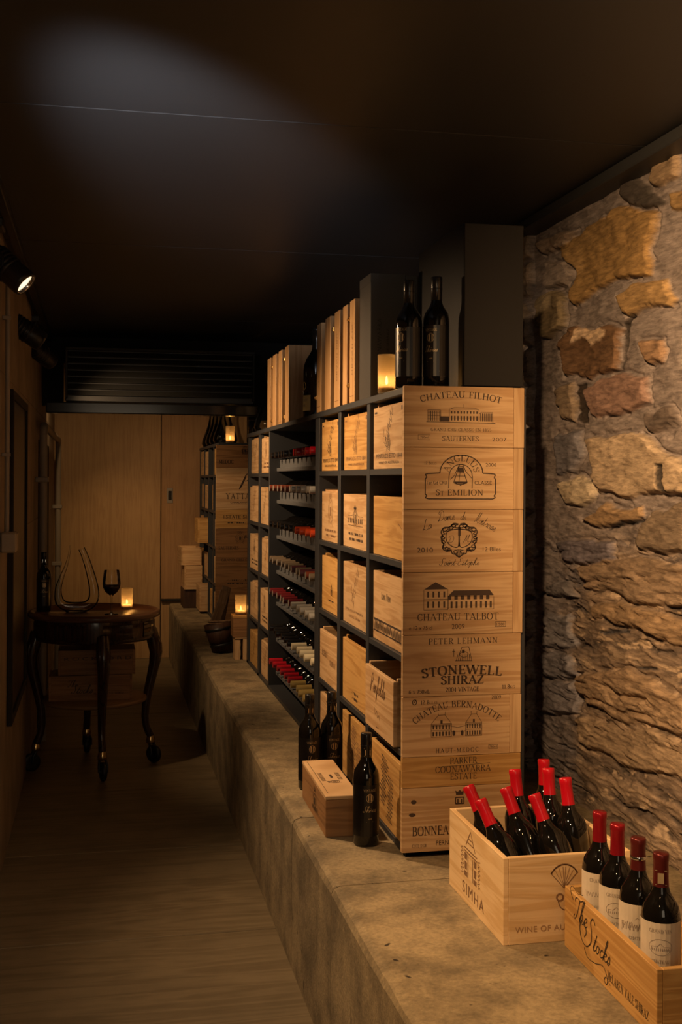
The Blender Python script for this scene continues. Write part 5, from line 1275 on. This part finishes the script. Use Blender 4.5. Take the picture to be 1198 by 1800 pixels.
for k, (x, y) in enumerate(((.905, 8.48), (.905, 8.79), (.905, 9.10), (.905, 9.41))):
    carafe(['nearest of the row of carafes on the back rack top', 'second carafe of the row on the back rack top', 'third carafe of the row on the back rack top', 'farthest carafe of the row on the back rack top'][k], (x, y, ZT), .98, 'carafes on the back rack')
bottle('dark bottle on the back rack to the right of the small candle', (1.06, 8.17, ZT), 'cap_black', n=24)

# things on the ledge between the two racks
t = thing('wooden_block_box', 'squat brown wooden box carrying a candle, beside the end of the long rack', 'box', (.752, 6.575, ZL + .128))
MB().box(0, .16, 0, .12, 0, .108, .0015).build('box_body', M['brown_box'], t); MB().box(-.001, .161, -.001, .121, .1085, .122, .0015).build('lid', M['honey'], t)
t = thing('pale_crate_box', 'pale wooden box beneath the candle box on the ledge', 'box', (.765, 6.58, ZL))
MB().box(.045, .15, 0, .11, 0, .1195, .0015).build('box_body', M['pine_v'], t); MB().box(0, .03, 0.005, .11, 0, .1195, .001).build('side_panel', M['pine_v'], t); MB().box(-.005, .155, -.003, .112, .120, .1275, .001).build('lid', M['pine'], t)
candle('lit candle in a frosted glass on the brown wooden box by the long rack', (.802, 6.635, ZL + .2505), .031, .112, watts=.75)
t = thing('stave_bucket', 'dark tapered wooden bucket leaning on the ledge below the back rack', 'bucket', (.725, 6.88, ZL + .012), (math.radians(-6), math.radians(-9), .3))
MB().lathe([(0, .004), (.060, .004), (.062, 0), (.085, .165), (.079, .165), (.058, .012), (0, .012)], 12).build('staves', M['bucket'], t)
for z in (.03, .125):
    r = .062 + (.085 - .062) * z / .165
    MB().lathe([(r + .0005, z), (r + .003, z + .001), (r + .005, z + .014), (r + .0015, z + .015)], 24).build('hoop', M['black_metal'], t)
for k, (x, y, z, rx, ry, L_) in enumerate(((.690, 7.03, ZL + .10, -.06, .34, .26), (.715, 7.07, ZL + .09, -.10, .30, .29), (.655, 6.99, ZL + .07, -.02, .42, .22))):
    b = MB(); b.box(-.032, .032, -.004, .004, 0, L_, .001)
    o = b.build('loose_lid', M['slat'], None, (x, y, z), (rx, ry, .5)); tag(o, ['thin wooden lid leaning behind the dark bucket', 'tallest thin wooden lid leaning behind the dark bucket', 'shortest thin wooden lid leaning at the left of the dark bucket'][k], 'wooden lid', 'loose lids by the bucket')
for k in range(2):
    b = MB(); b.box(-.006, .006, -.10, .10, -.004, .004, .001)
    o = b.build('pale_stick', M['slat'], None, (.735 + k * .012, 6.875, ZL + .185 - k * .014), (0, 0, 0)); o.rotation_euler = (0, math.radians(-28), math.radians(-80))
    tag(o, ['upper pale stick lying across the dark bucket', 'lower pale stick lying across the dark bucket'][k], 'stick', 'sticks across the bucket')
t = thing('dark_crate', 'dark low crate under the cartons at the end of the ledge', 'crate', (.665, 9.28, ZL))
MB().box(0, .145, 0, .30, 0, .150, .002).build('crate_body', M['bucket'], t)
crate('open_crate', 'pale open carton box under a tilted one at the end of the ledge', 'crate', (.672, 9.26, ZL + .151), .30, .14, .19, M['pine'])
crate('open_crate', 'tilted pale box with a ragged open top, uppermost at the end of the ledge', 'crate', (.648, 9.27, ZL + .342), .28, .16, .14, M['pine'], rot=.05)
